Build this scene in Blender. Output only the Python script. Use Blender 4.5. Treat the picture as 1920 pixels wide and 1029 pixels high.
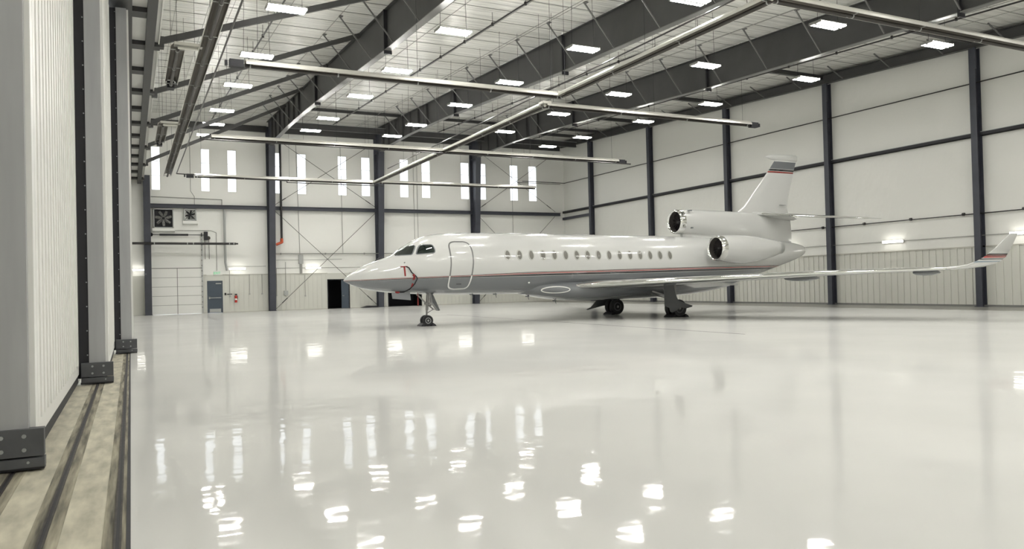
import bpy, bmesh, math, random
import numpy as np
from mathutils import Vector, Matrix
C = bpy.context.scene
for o in list(bpy.data.objects): bpy.data.objects.remove(o)
COL = C.collection
R = math.radians
# ---------------------------------------------------------------- camera
F_PX, EYE = 1440.0, 1.54
yaw, pitch, roll = R(26.425), R(0.767), R(-1.3796)
fw = Vector((math.sin(yaw)*math.cos(pitch), math.cos(yaw)*math.cos(pitch), math.sin(pitch)))
rt = Vector((math.cos(yaw), -math.sin(yaw), 0)); up = rt.cross(fw)
rt2 = math.cos(roll)*rt + math.sin(roll)*up; up2 = -math.sin(roll)*rt + math.cos(roll)*up
cd = bpy.data.cameras.new('camera'); cam = bpy.data.objects.new('camera', cd); COL.objects.link(cam)
cd.sensor_fit = 'HORIZONTAL'; cd.sensor_width = 36.0; cd.lens = 36.0*F_PX/1920.0; cd.clip_end = 500; cd.clip_start = .05
m = Matrix.Identity(4)
for i in range(3): m[i][0], m[i][1], m[i][2] = rt2[i], up2[i], -fw[i]
m[2][3] = EYE
cam.matrix_world = m
C.camera = cam
# ---------------------------------------------------------------- world, exposure
W = bpy.data.worlds.new('overcast_sky'); C.world = W; W.use_nodes = True
bg = W.node_tree.nodes['Background']; bg.inputs[0].default_value = (0.90, 0.95, 1.0, 1); bg.inputs[1].default_value = 2.3
C.view_settings.view_transform = 'Standard'; C.view_settings.look = 'None'
C.view_settings.exposure = 0.0; C.view_settings.gamma = 1; C.view_settings.use_curve_mapping = False
LAMP_STRENGTH = 110.0
WALL_LAMP_STRENGTH = 9.0
# ---------------------------------------------------------------- materials
def mat(name, col, rough=.5, metal=0, spec=.5, coat=0, emit=0, ecol=None, bump=None, noise=None):
    M = bpy.data.materials.new(name); M.use_nodes = True; nt = M.node_tree; b = nt.nodes['Principled BSDF']
    b.inputs['Base Color'].default_value = (*col, 1); b.inputs['Roughness'].default_value = rough
    b.inputs['Metallic'].default_value = metal; b.inputs['Specular IOR Level'].default_value = spec
    if coat: b.inputs['Coat Weight'].default_value = coat; b.inputs['Coat Roughness'].default_value = .04
    if emit:
        b.inputs['Emission Color'].default_value = (*(ecol or col), 1); b.inputs['Emission Strength'].default_value = emit
    tc = nt.nodes.new('ShaderNodeTexCoord')
    def noise_node(scale, sc3=(1, 1, 1), detail=3):
        mp = nt.nodes.new('ShaderNodeMapping'); mp.inputs['Scale'].default_value = sc3
        nt.links.new(tc.outputs['Object'], mp.inputs['Vector'])
        n = nt.nodes.new('ShaderNodeTexNoise'); n.inputs['Scale'].default_value = scale; n.inputs['Detail'].default_value = detail
        nt.links.new(mp.outputs[0], n.inputs['Vector']); return n
    if noise:     # (scale, axis scales, amount): wear and mottling of the paint itself
        n = noise_node(noise[0], noise[1]); r = nt.nodes.new('ShaderNodeMapRange')
        r.inputs['From Min'].default_value = .3; r.inputs['From Max'].default_value = .7
        r.inputs['To Min'].default_value = 1-noise[2]; r.inputs['To Max'].default_value = 1+noise[2]*.4
        nt.links.new(n.outputs['Fac'], r.inputs['Value'])
        mx = nt.nodes.new('ShaderNodeVectorMath'); mx.operation = 'SCALE'; mx.inputs[0].default_value = col
        nt.links.new(r.outputs[0], mx.inputs['Scale']); nt.links.new(mx.outputs[0], b.inputs['Base Color'])
    if bump:      # (scale, axis scales, strength, distance)
        n = noise_node(bump[0], bump[1], bump[4] if len(bump) > 4 else 4); bp = nt.nodes.new('ShaderNodeBump')
        bp.inputs['Strength'].default_value = bump[2]; bp.inputs['Distance'].default_value = bump[3]
        nt.links.new(n.outputs['Fac'], bp.inputs['Height']); nt.links.new(bp.outputs[0], b.inputs['Normal'])
        if coat: nt.links.new(bp.outputs[0], b.inputs['Coat Normal'])
    return M
ONE = (1, 1, 1)
m_floor = mat('white_epoxy', (.69, .69, .665), rough=.05, spec=.5, bump=(2.0, (1, 1, 1), .22, .02, 2), noise=(.35, ONE, .06))
nt = m_floor.node_tree; pb = nt.nodes['Principled BSDF']; mo = nt.nodes['Material Output']
df = nt.nodes.new('ShaderNodeBsdfDiffuse'); gs = nt.nodes.new('ShaderNodeBsdfGlossy'); gs.inputs['Roughness'].default_value = .045
for l in list(nt.links):
    if l.to_node == pb and l.to_socket.name == 'Base Color': nt.links.new(l.from_socket, df.inputs['Color'])
    if l.to_node == pb and l.to_socket.name == 'Normal': nt.links.new(l.from_socket, gs.inputs['Normal'])
lw = nt.nodes.new('ShaderNodeLayerWeight'); lw.inputs['Blend'].default_value = .5
mr = nt.nodes.new('ShaderNodeMapRange'); mr.inputs['From Min'].default_value = .6; mr.inputs['From Max'].default_value = 1; mr.inputs['To Min'].default_value = .06; mr.inputs['To Max'].default_value = .46
nt.links.new(lw.outputs['Facing'], mr.inputs['Value'])
ms = nt.nodes.new('ShaderNodeMixShader'); nt.links.new(mr.outputs[0], ms.inputs[0]); nt.links.new(df.outputs[0], ms.inputs[1]); nt.links.new(gs.outputs[0], ms.inputs[2]); nt.links.new(ms.outputs[0], mo.inputs[0])
m_strip = mat('grey_floor_strip', (.24, .235, .215), rough=.3, noise=(.6, ONE, .12))  # darker grey band of floor along the right wall
m_apron = mat('worn_concrete', (.52, .49, .385), rough=.75, noise=(3.5, (2.5, .6, 1), .32), bump=(9, ONE, .25, .01))
m_grime = mat('grimy_concrete', (.30, .275, .205), rough=.8, noise=(3, (5, .35, 1), .8))
m_rail = mat('track_steel', (.07, .062, .055), rough=.55, metal=.5, noise=(8, ONE, .4))
m_wall = mat('white_liner', (.84, .84, .80), rough=.42, bump=(.8, ONE, .15, .05))
m_fabric = mat('white_insulation_facing', (.74, .74, .70), rough=.38, bump=(.9, (1, 1, .6), .55, .12))
m_ceil = mat('white_roof_facing', (.88, .88, .835), rough=.22, spec=.8, bump=(1.1, (.3, 3.2, 1), .8, .10))
m_rib = mat('ribbed_liner_metal', (.62, .62, .565), rough=.4)
m_linerseam = mat('liner_seam', (.48, .47, .42), rough=.5)  # darker than the ribs, for liner trims and back baseboard
m_steel = mat('dark_grey_steel', (.052, .056, .072), rough=.5, noise=(2, ONE, .12))
m_rafter = mat('charcoal_steel', (.056, .056, .056), rough=.5, noise=(1.2, ONE, .12))
m_flange = mat('grey_steel', (.15, .15, .145), rough=.42)
m_strap = mat('strap_grey', (.20, .20, .19), rough=.5)
m_leafgrey = mat('leaf_grey_paint', (.36, .365, .37), rough=.5, noise=(5, (1, 1, .1), .12))
m_leafdark = mat('bracket_charcoal', (.085, .088, .095), rough=.5, noise=(5, ONE, .2))
m_bolt = mat('bolt_zinc', (.35, .36, .37), rough=.35, metal=.6)
m_black = mat('black_rubber', (.018, .018, .022), rough=.6)
m_blackpipe = mat('black_pipe_paint', (.022, .020, .020), rough=.28)
m_white = mat('white_paint', (.80, .80, .765), rough=.35)
m_chrome = mat('polished_metal', (.82, .82, .80), rough=.09, metal=1)
m_alu = mat('reflector_aluminium', (.62, .61, .56), rough=.3, metal=.55)
m_alu_dark = mat('heated_tube_steel', (.035, .03, .026), rough=.4)
m_alu_inside = mat('dark_reflector_inside', (.16, .145, .125), rough=.3, metal=.6)  # inner faces of the heater reflectors, darker than the outside
m_tube = mat('lit_fluorescent_tube', (1, 1, 1), emit=LAMP_STRENGTH, ecol=(1.0, .98, .935))
m_walltube = mat('lit_wall_tube', (1, 1, 1), emit=WALL_LAMP_STRENGTH, ecol=(1.0, .97, .90))
m_red = mat('red_paint', (.50, .03, .02), rough=.4)
m_redweb = mat('red_webbing', (.26, .018, .018), rough=.7)
m_orange = mat('orange_pipe_paint', (.55, .09, .03), rough=.4)
m_green = mat('green_letters', (.05, .45, .18), rough=.5, emit=.5, ecol=(.1, .9, .4))
m_doorblue = mat('slate_door_paint', (.055, .075, .10), rough=.4)
m_galv = mat('galvanised_steel', (.42, .43, .42), rough=.4, metal=.4)
m_conduit = mat('conduit_grey', (.30, .30, .28), rough=.4)
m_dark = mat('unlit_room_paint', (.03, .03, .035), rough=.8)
m_outside = mat('pale_outdoor_paving', (.55, .55, .52), rough=.9)
m_cockpit = mat('dark_cockpit_glass', (.012, .018, .016), rough=.03, spec=.5)
m_cabin = mat('cabin_blind_glass', (.20, .195, .175), rough=.12, coat=.5)
m_winring = mat('window_rim', (.50, .50, .47), rough=.2, coat=.5)
m_sealgrey = mat('grey_door_outline', (.20, .20, .20), rough=.3)
m_jetgrey = mat('jet_grey_paint', (.17, .18, .19), rough=.25, coat=.8)
m_geardoor = mat('gear_door_grey', (.085, .09, .095), rough=.3, coat=.4)
m_tyre = mat('tyre_rubber', (.016, .016, .018), rough=.6)
m_hub = mat('wheel_hub_grey', (.40, .41, .42), rough=.35, metal=.4)
m_hubdark = mat('wheel_hub_dark', (.10, .10, .11), rough=.4, metal=.3)
m_gear = mat('gear_leg_metal', (.22, .215, .21), rough=.3, metal=.4)
m_fan = mat('engine_fan_dark', (.02, .018, .018), rough=.45)
m_blade = mat('engine_blade_dark', (.035, .03, .03), rough=.35)
m_intake = mat('intake_duct_grey', (.07, .065, .06), rough=.4)
# glass panes
m_glass = bpy.data.materials.new('clear_glass'); m_glass.use_nodes = True
nt = m_glass.node_tree; nt.nodes.clear()
out = nt.nodes.new('ShaderNodeOutputMaterial'); tr = nt.nodes.new('ShaderNodeBsdfTransparent'); gl = nt.nodes.new('ShaderNodeBsdfGlossy')
gl.inputs['Roughness'].default_value = .02; mx = nt.nodes.new('ShaderNodeMixShader'); mx.inputs[0].default_value = .06
nt.links.new(tr.outputs[0], mx.inputs[1]); nt.links.new(gl.outputs[0], mx.inputs[2]); nt.links.new(mx.outputs[0], out.inputs[0])
# aircraft paint: white over grey with a dark / red cheatline; bands follow the height on the airframe
WHITE = (.61, .615, .60); GREY = (.165, .175, .185)
def livery(name, coordinate, edge, width, ramp):
    """edge, width: piecewise-linear curves of the along coordinate; ramp: list of (pos, colour), constant steps"""
    M = bpy.data.materials.new(name); M.use_nodes = True; nt = M.node_tree; b = nt.nodes['Principled BSDF']
    b.inputs['Roughness'].default_value = .22; b.inputs['Coat Weight'].default_value = 1; b.inputs['Coat Roughness'].default_value = .035
    tc = nt.nodes.new('ShaderNodeTexCoord'); sp = nt.nodes.new('ShaderNodeSeparateXYZ'); nt.links.new(tc.outputs['Object'], sp.inputs[0])
    def curve(pts, lo, hi):
        a = nt.nodes.new('ShaderNodeMapRange'); a.inputs['From Min'].default_value = pts[0][0]; a.inputs['From Max'].default_value = pts[-1][0]
        nt.links.new(sp.outputs['X'], a.inputs['Value'])
        r = nt.nodes.new('ShaderNodeValToRGB'); nt.links.new(a.outputs[0], r.inputs[0]); el = r.color_ramp.elements
        while len(el) > 1: el.remove(el[-1])
        for k, (x, v) in enumerate(pts):
            p = (x-pts[0][0])/(pts[-1][0]-pts[0][0]); e = el[0] if k == 0 else el.new(p); e.position = p
            g = (v-lo)/(hi-lo); e.color = (g, g, g, 1)
        o2 = nt.nodes.new('ShaderNodeMapRange'); o2.inputs['To Min'].default_value = lo; o2.inputs['To Max'].default_value = hi
        nt.links.new(r.outputs['Color'], o2.inputs['Value']); return o2.outputs[0]
    e = curve(edge, 1.0, 3.0); w = curve(width, 0.0, 1.0)
    s = nt.nodes.new('ShaderNodeMath'); s.operation = 'SUBTRACT'; nt.links.new(sp.outputs['Z'], s.inputs[0]); nt.links.new(e, s.inputs[1])
    d = nt.nodes.new('ShaderNodeMath'); d.operation = 'DIVIDE'; nt.links.new(s.outputs[0], d.inputs[0]); nt.links.new(w, d.inputs[1])
    mr = nt.nodes.new('ShaderNodeMapRange'); mr.inputs['From Min'].default_value = -.5; mr.inputs['From Max'].default_value = 1.5
    nt.links.new(d.outputs[0], mr.inputs['Value'])
    r = nt.nodes.new('ShaderNodeValToRGB'); r.color_ramp.interpolation = 'CONSTANT'; el = r.color_ramp.elements
    while len(el) > 1: el.remove(el[-1])
    for k, (p, c) in enumerate(ramp):
        q = 0 if k == 0 else (p+.5)/2; x = el[0] if k == 0 else el.new(q); x.position = q; x.color = (*c, 1)
    nt.links.new(mr.outputs[0], r.inputs[0]); nt.links.new(r.outputs['Color'], b.inputs['Base Color'])
    return M
BLK = (.02, .02, .022); RED = (.36, .028, .020); DRD = (.075, .022, .02)
XO = 10.45          # aircraft origin (nose wheel)
m_hull = livery('jet_livery', 'X', [(7-XO, 1.81), (11-XO, 1.86), (14.6-XO, 1.87), (20-XO, 1.91), (26.4-XO, 1.98), (30-XO, 1.99)],
                [(7-XO, .03), (9-XO, .075), (11-XO, .09), (12-XO, .11), (14.6-XO, .19), (21.6-XO, .22), (30-XO, .225)],
                [(0, GREY), (0.0, WHITE), (.06, BLK), (.44, WHITE), (.52, RED), (.68, WHITE), (.77, DRD), (.91, WHITE)])
m_fin = livery('fin_livery', 'X', [(10, 1), (22, 1)], [(10, 1), (22, 1)], [(0, WHITE), (.1, WHITE)])
def solid_paint(name, col): return mat(name, col, rough=.22, coat=1)
m_jetwhite = solid_paint('jet_white_paint', WHITE)
def zbands(name, lo, hi, bands):
    """bands by height on the part: (z, colour) from low to high"""
    M = mat(name, WHITE, rough=.22, coat=1); nt = M.node_tree; b = nt.nodes['Principled BSDF']
    tc = nt.nodes.new('ShaderNodeTexCoord'); sp = nt.nodes.new('ShaderNodeSeparateXYZ'); nt.links.new(tc.outputs['Object'], sp.inputs[0])
    mr = nt.nodes.new('ShaderNodeMapRange'); mr.inputs['From Min'].default_value = lo; mr.inputs['From Max'].default_value = hi
    nt.links.new(sp.outputs['Z'], mr.inputs['Value'])
    r = nt.nodes.new('ShaderNodeValToRGB'); r.color_ramp.interpolation = 'CONSTANT'; el = r.color_ramp.elements
    while len(el) > 1: el.remove(el[-1])
    for k, (z, c) in enumerate(bands):
        p = 0 if k == 0 else (z-lo)/(hi-lo); x = el[0] if k == 0 else el.new(p); x.position = p; x.color = (*c, 1)
    nt.links.new(mr.outputs[0], r.inputs[0]); nt.links.new(r.outputs['Color'], b.inputs['Base Color']); return M
m_fin = zbands('fin_livery_bands', 3, 8, [(3, WHITE), (6.83, RED), (6.865, BLK), (6.885, RED), (6.925, WHITE), (6.94, BLK), (7.03, WHITE), (7.06, GREY), (7.43, WHITE)])
m_winglet = zbands('winglet_livery_bands', 1, 3, [(1, WHITE), (1.90, (.25, .32, .38)), (1.95, WHITE), (1.985, BLK), (2.03, WHITE), (2.045, RED), (2.10, BLK), (2.12, RED), (2.14, BLK), (2.18, WHITE)])
m_ring = zbands('door_outline_paint', 1, 4, [(1, (.78, .78, .76)), (1.93, (.17, .17, .17))])
# ---------------------------------------------------------------- mesh helpers
class MB:
    def __init__(s): s.v, s.f, s.mi, s.cur, s.adds = [], [], [], 0, []
    def add(s, vs, fs):
        n = len(s.v); s.adds.append((n, len(s.f), len(vs), len(fs))); s.v += [tuple(p) for p in vs]
        for f in fs: s.f.append([n+i for i in f]); s.mi.append(s.cur)
        return s
    def box(s, a, b):
        x0, y0, z0 = a; x1, y1, z1 = b
        x0, x1 = min(x0, x1), max(x0, x1); y0, y1 = min(y0, y1), max(y0, y1); z0, z1 = min(z0, z1), max(z0, z1)
        return s.add([(x0, y0, z0), (x1, y0, z0), (x1, y1, z0), (x0, y1, z0), (x0, y0, z1), (x1, y0, z1), (x1, y1, z1), (x0, y1, z1)],
                     [(0, 3, 2, 1), (4, 5, 6, 7), (0, 1, 5, 4), (1, 2, 6, 5), (2, 3, 7, 6), (3, 0, 4, 7)])
    def bar(s, p0, p1, w, h, upv=(0, 0, 1)):
        p0, p1 = Vector(p0), Vector(p1); d = (p1-p0).normalized(); u = Vector(upv)
        if abs(d.dot(u)) > .98: u = Vector((0, 1, 0))
        sd = d.cross(u).normalized(); u = sd.cross(d).normalized(); a, b = sd*w/2, u*h/2
        return s.add([p0-a-b, p0+a-b, p0+a+b, p0-a+b, p1-a-b, p1+a-b, p1+a+b, p1-a+b],
                     [(0, 3, 2, 1), (4, 5, 6, 7), (0, 1, 5, 4), (1, 2, 6, 5), (2, 3, 7, 6), (3, 0, 4, 7)])
    def cyl(s, p0, p1, r0, r1=None, n=12):
        r1 = r0 if r1 is None else r1; p0, p1 = Vector(p0), Vector(p1); d = (p1-p0).normalized()
        u = Vector((0, 0, 1)) if abs(d.z) < .9 else Vector((1, 0, 0)); a = d.cross(u).normalized(); b = d.cross(a).normalized()
        vs = [p+(a*math.cos(2*math.pi*i/n)+b*math.sin(2*math.pi*i/n))*r for p, r in ((p0, r0), (p1, r1)) for i in range(n)]
        return s.add(vs, [(i, (i+1) % n, n+(i+1) % n, n+i) for i in range(n)]+[tuple(range(n))[::-1], tuple(range(n, 2*n))])
    def tube(s, pts, r, n=8):
        for a, b in zip(pts[:-1], pts[1:]): s.cyl(a, b, r, n=n)
        for p in pts[1:-1]: s.ball(p, r*1.02, 8, 6)
        return s
    def ball(s, c, r, nu=14, nv=8):
        rr = r if isinstance(r, (tuple, list)) else (r, r, r)
        rings = [[(c[0]+rr[0]*math.sin(math.pi*j/nv)*math.cos(2*math.pi*i/nu), c[1]+rr[1]*math.sin(math.pi*j/nv)*math.sin(2*math.pi*i/nu), c[2]+rr[2]*math.cos(math.pi*j/nv)) for i in range(nu)] for j in range(1, nv)]
        return s.loft(rings, True)
    def loft(s, rings, caps=True, closed=True):
        n = len(rings[0]); vs = [p for r in rings for p in r]; fs = []
        for k in range(len(rings)-1):
            for i in range(n if closed else n-1): fs.append((k*n+i, k*n+(i+1) % n, (k+1)*n+(i+1) % n, (k+1)*n+i))
        if caps: fs += [tuple(range(n))[::-1], tuple(range((len(rings)-1)*n, len(rings)*n))]
        return s.add(vs, fs)
    def prism(s, poly, e):          # polygon of 3-D points pushed along e
        n = len(poly); e = Vector(e); a = [Vector(p) for p in poly]; b = [p+e for p in a]
        return s.add(a+b, [tuple(range(n))[::-1], tuple(range(n, 2*n))]+[(i, (i+1) % n, n+(i+1) % n, n+i) for i in range(n)])
    def ibeam(s, p0, p1, w, h, t=.02, upv=(0, 0, 1)):
        p0, p1 = Vector(p0), Vector(p1); d = (p1-p0).normalized(); u = Vector(upv); sd = d.cross(u).normalized(); u = sd.cross(d).normalized()
        s.bar(p0, p1, t, h-2*t, upv)
        for k in (-1, 1): s.bar(p0+u*k*(h/2-t/2), p1+u*k*(h/2-t/2), w, t, upv)
        return s
    def build_each(s, name, mats, parent, g=1, smooth=False):
        """every g consecutive shapes become one object of their own"""
        for k in range(0, len(s.adds), g):
            b = MB()
            for (v0, f0, nv, nf) in s.adds[k:k+g]: b.add(s.v[v0:v0+nv], [[i-v0 for i in f] for f in s.f[f0:f0+nf]])
            b.build(name, mats, parent, smooth)
    def build(s, name, mats, parent=None, smooth=False, loc=None):
        root = parent
        while root is not None and root.parent is not None: root = root.parent
        off = Vector(root.location) if root is not None else Vector(loc if loc is not None else (0, 0, 0))
        me = bpy.data.meshes.new(name); me.from_pydata([tuple(Vector(p)-off) for p in s.v], [], s.f)
        for q in (mats if isinstance(mats, (list, tuple)) else [mats]): me.materials.append(q)
        me.polygons.foreach_set('material_index', s.mi)
        bm = bmesh.new(); bm.from_mesh(me); bmesh.ops.recalc_face_normals(bm, faces=bm.faces); bm.to_mesh(me); bm.free()
        if smooth:
            me.polygons.foreach_set('use_smooth', [True]*len(me.polygons)); me.set_sharp_from_angle(angle=R(38))
        me.update(); o = bpy.data.objects.new(name, me); COL.objects.link(o)
        if parent is not None: o.parent = parent
        elif loc is not None: o.location = loc
        return o
def tag(o, label=None, cat=None, group=None, kind=None):
    for k, v in (('label', label), ('category', cat), ('group', group), ('kind', kind)):
        if v: o[k] = v
    return o
def thing(name, label, cat, loc, group=None):
    o = bpy.data.objects.new(name, None); o.empty_display_size = .2; COL.objects.link(o); o.location = loc
    return tag(o, label, cat, group)
def struct(o, label=None): return tag(o, label, None, None, 'structure')
def copy_tree(o, parent=None):
    c = o.copy(); COL.objects.link(c); c.parent = parent
    for ch in list(o.children): copy_tree(ch, c)
    return c
ORD = ['first', 'second', 'third', 'fourth', 'fifth', 'sixth', 'seventh', 'eighth', 'ninth', 'tenth', 'eleventh', 'twelfth', 'thirteenth', 'fourteenth', 'fifteenth', 'sixteenth']
# ---------------------------------------------------------------- measures
XL, XR, YW, YB = .93, 35.5, 60.4, -12.0        # header wall, right wall, windowed wall, wall behind the camera
def roof(y): return 12.78+.048*(y-24.6)          # underside of roof facing
def rtop(y): return roof(y)-.14                  # top of rafters
FX = [9.58, 17.98, 26.38]                        # frame lines
WC = [(1.74, .60), (5.05, .62), (6.90, .64), (10.1, .68), (12.02, .70), (15.19, .72), (17.09, .74), (20.32, .76), (22.22, .78), (25.74, .80), (27.34, .80), (30.43, .82), (32.3, .84)]
# ---------------------------------------------------------------- floor, apron
b = MB().box((-.03, YB, -.3), (XR+.3, YW+.3, 0)); struct(b.build('floor', m_floor))
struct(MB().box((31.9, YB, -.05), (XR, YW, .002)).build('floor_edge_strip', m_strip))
b = MB().box((-3.0, YB, -.3), (-.03, YW+.3, -.004))
ap = tag(b.build('concrete_apron', m_apron), 'worn stained concrete strip under the sliding doors beside the white floor', 'concrete strip', None, 'structure')
b = MB().box((-.05, YB, -.25), (-.03+.006, YW, .003)); struct(b.build('trim_1', m_black))
TR = [(-.10, 'door track nearest the white floor edge', .0), (-.53, 'middle door track running under the second leaf', 0), (-.95, 'door track farthest from the white floor', 0)]
for x, lab, _ in TR:
    t = thing('door_track', 'rusty steel '+lab, 'door track', (x, 8, 0), 'floor tracks of the sliding doors')
    MB().box((x-.085, YB, -.01), (x+.10, YW, -.001)).build('grout_bed', m_grime, t)
    MB().box((x-.022, YB, -.02), (x-.008, YW, .006)).box((x+.012, YB, -.02), (x+.024, YW, .006)).build_each('rail', m_rail, t)
    MB().box((x-.008, YB, -.02), (x+.012, YW, .0015)).build('groove', m_black, t)
b = MB().box((15.36, 16.4, -.02), (15.41, 39.0, .0015)); tag(b.build('expansion_joint', m_black, None, False, (15.4, 16.4, 0)), 'thin dark joint line crossing the glossy white floor in front of the jet', 'floor joint', None, 'structure')
b = MB().box((-80, -60, -.42), (-3.0, 110, -.02)).box((-3.0, YW+5.6, -.42), (80, 110, -.02)); tag(b.build('ground', m_outside), None, None, None, 'structure')
# ---------------------------------------------------------------- windowed wall
def holed(b, x0, x1, z0, z1, y0, y1, holes):
    xs = sorted({x0, x1, *[h[0] for h in holes], *[h[1] for h in holes]}); zs = sorted({z0, z1, *[h[2] for h in holes], *[h[3] for h in holes]})
    xs = [x for x in xs if x0 <= x <= x1]; zs = [z for z in zs if z0 <= z <= z1]
    for i in range(len(xs)-1):
        j = 0
        while j < len(zs)-1:
            cx = (xs[i]+xs[i+1])/2; cz = (zs[j]+zs[j+1])/2
            if any(h[0] < cx < h[1] and h[2] < cz < h[3] for h in holes): j += 1; continue
            k = j
            while k+1 < len(zs)-1 and not any(h[0] < cx < h[1] and h[2] < (zs[k+1]+zs[k+2])/2 < h[3] for h in holes): k += 1
            b.box((xs[i], y0, zs[j]), (xs[i+1], y1, zs[k+1])); j = k+1
WZ = (8.93, 12.08)
wh = [(x-w/2, x+w/2, *WZ) for x, w in WC]
DR = [(13.88, 15.53, 0, 2.26), (18.78, 21.56, 0, 2.26)]
GAR = (1.40, 4.66, 0, 5.0); MAN = (5.06, 6.07, 0, 2.33)
b = MB(); holed(b, -3.0, XR+.3, 2.80, roof(YW)+.3, YW, YW+.2, wh+[GAR]); struct(b.build('wall_back', m_wall))
b = MB(); holed(b, -3.0, XR+.3, 0, 2.80, YW, YW+.2, DR+[GAR, MAN])
x = 4.9
while x < XR-.3:      # ribs of the lower metal liner
    if not any(h[0]-.08 < x < h[1]+.08 for h in DR+[MAN]): b.box((x-.03, YW-.022, .02), (x+.03, YW+.01, 2.78))
    x += .34
for h in [(-2.9, 1.3)]: b.box((h[0], YW-.02, .02), (h[1], YW+.01, 2.78))
struct(b.build('wall_back_lower', m_rib))
bb = MB()
for x0, x1 in ((4.7, 5.0), (6.1, 13.85), (15.56, 18.75), (21.6, XR)): bb.box((x0, YW-.04, 2.77), (x1, YW+.01, 2.82))
struct(bb.build('trim_2', m_linerseam))
# dark rooms behind the two open doorways
for n, (x0, x1, z0, z1) in enumerate(DR):
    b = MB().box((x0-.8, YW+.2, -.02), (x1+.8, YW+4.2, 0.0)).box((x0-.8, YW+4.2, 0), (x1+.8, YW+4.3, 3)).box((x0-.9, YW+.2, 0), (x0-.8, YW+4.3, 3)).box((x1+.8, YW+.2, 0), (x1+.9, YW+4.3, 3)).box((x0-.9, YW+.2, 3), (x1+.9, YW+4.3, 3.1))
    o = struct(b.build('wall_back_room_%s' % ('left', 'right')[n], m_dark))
    f = MB().box((x0-.06, YW-.03, 0), (x0, YW+.2, z1+.06)).box((x1, YW-.03, 0), (x1+.06, YW+.2, z1+.06)).box((x0-.06, YW-.03, z1), (x1+.06, YW+.2, z1+.06)).build('door_frame', m_black, o)
d = MB().box((14.93, YW+.02, .02), (15.52, YW+.07, 2.24)).build('door_2', m_doorblue); struct(d)
MB().cyl((15.02, YW+.02, 1.0), (15.02, YW-.05, 1.0), .02).cyl((15.02, YW-.05, 1.0), (15.14, YW-.05, 1.0), .014).build('handle', m_galv, d)
# windows
for n, (x, w) in enumerate(WC):
    f = MB(); z0, z1 = WZ
    f.box((x-w/2, YW+.02, z0), (x-w/2+.035, YW+.12, z1)).box((x+w/2-.035, YW+.02, z0), (x+w/2, YW+.12, z1)).box((x-w/2, YW+.02, z0), (x+w/2, YW+.12, z0+.035)).box((x-w/2, YW+.02, z1-.035), (x+w/2, YW+.12, z1))
    fo = f.build('window_%d' % (n+1), m_white, None, False, (x, YW, z0)); struct(fo)
    for z in (z0+1.05, z0+2.1): MB().box((x-w/2+.03, YW+.04, z-.015), (x+w/2-.03, YW+.10, z+.015)).build('muntin', m_white, fo)
    MB().box((x-w/2+.03, YW+.06, z0+.03), (x+w/2-.03, YW+.07, z1-.03)).build('glass_pane', m_glass, fo)
# ---------------------------------------------------------------- right wall
ZS = 2.80
b = MB().prism([(XR, YB, ZS), (XR, YW+.2, ZS), (XR, YW+.2, roof(YW)+.3), (XR, YB, roof(YB)+.3)], (.25, 0, 0)); struct(b.build('wall_right', m_fabric))
b = MB().box((XR, YB, 0), (XR+.25, YW+.2, ZS)); y = YB+.2
while y < YW-.2: b.box((XR-.04, y-.04, .02), (XR+.01, y+.035, ZS-.02)); y += .36
struct(b.build('wall_right_lower', m_rib))
struct(MB().box((XR-.05, YB, ZS-.03), (XR+.01, YW, ZS+.03)).build('trim_3', m_linerseam))
struct(MB().box((XR-.055, YB, 0), (XR+.01, YW, .09)).build('baseboard_right', m_strap))
b = MB(); 
for x0, x1 in ((4.7, 5.0), (6.1, 13.82), (15.6, 18.72), (21.62, XR)): b.box((x0, YW-.03, 0), (x1, YW+.01, .05))
struct(b.build('baseboard_back', m_linerseam))
# ---------------------------------------------------------------- wall behind the camera, left side above the doors
struct(MB().box((-3.0, YB-.25, 0), (XR+.3, YB, roof(YB)+.3)).build('wall_front', m_wall))
b = MB().prism([(XL, YB, 9.9), (XL, YW, 9.9), (XL, YW, roof(YW)+.1), (XL, YB, roof(YB)+.1)], (-.2, 0, 0))
struct(b.build('wall_left', m_fabric))
struct(MB().box((-1.35, YB, 0), (-1.25, 8.1, 9.9)).build('wall_left_daylight_block', m_wall))  # unseen, added to shut daylight out; stands for closed doors
struct(MB().box((-1.35, 36.6, 0), (-1.25, YW, 9.6)).box((-1.35, YB, 9.9), (XL-.2, YW, 10.0)).prism([(-1.35, YB, 9.9), (-1.35, YW, 9.9), (-1.35, YW, roof(YW)+.1), (-1.35, YB, roof(YB)+.1)], (.1, 0, 0)).build('wall_left_outer', m_wall))
# ceiling
b = MB().prism([(-1.35, YB-.2, roof(YB-.2)), (-1.35, YW+.3, roof(YW+.3)), (-1.35, YW+.3, roof(YW+.3)+.15), (-1.35, YB-.2, roof(YB-.2)+.15)], (XR+1.8, 0, 0))
ce = struct(b.build('ceiling', m_ceil))
s = MB(); y = YB+1
while y < YW:
    s.bar((XL, y, roof(y)-.012), (XR, y, roof(y)-.012), .022, .012); y += 1.52
x = XL+.9
while x < XR:
    s.bar((x, YB, roof(YB)-.02), (x, YW, roof(YW)-.02), .014, .01); x += 2.1
s.build_each('insulation_strap', m_strap, ce)
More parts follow.
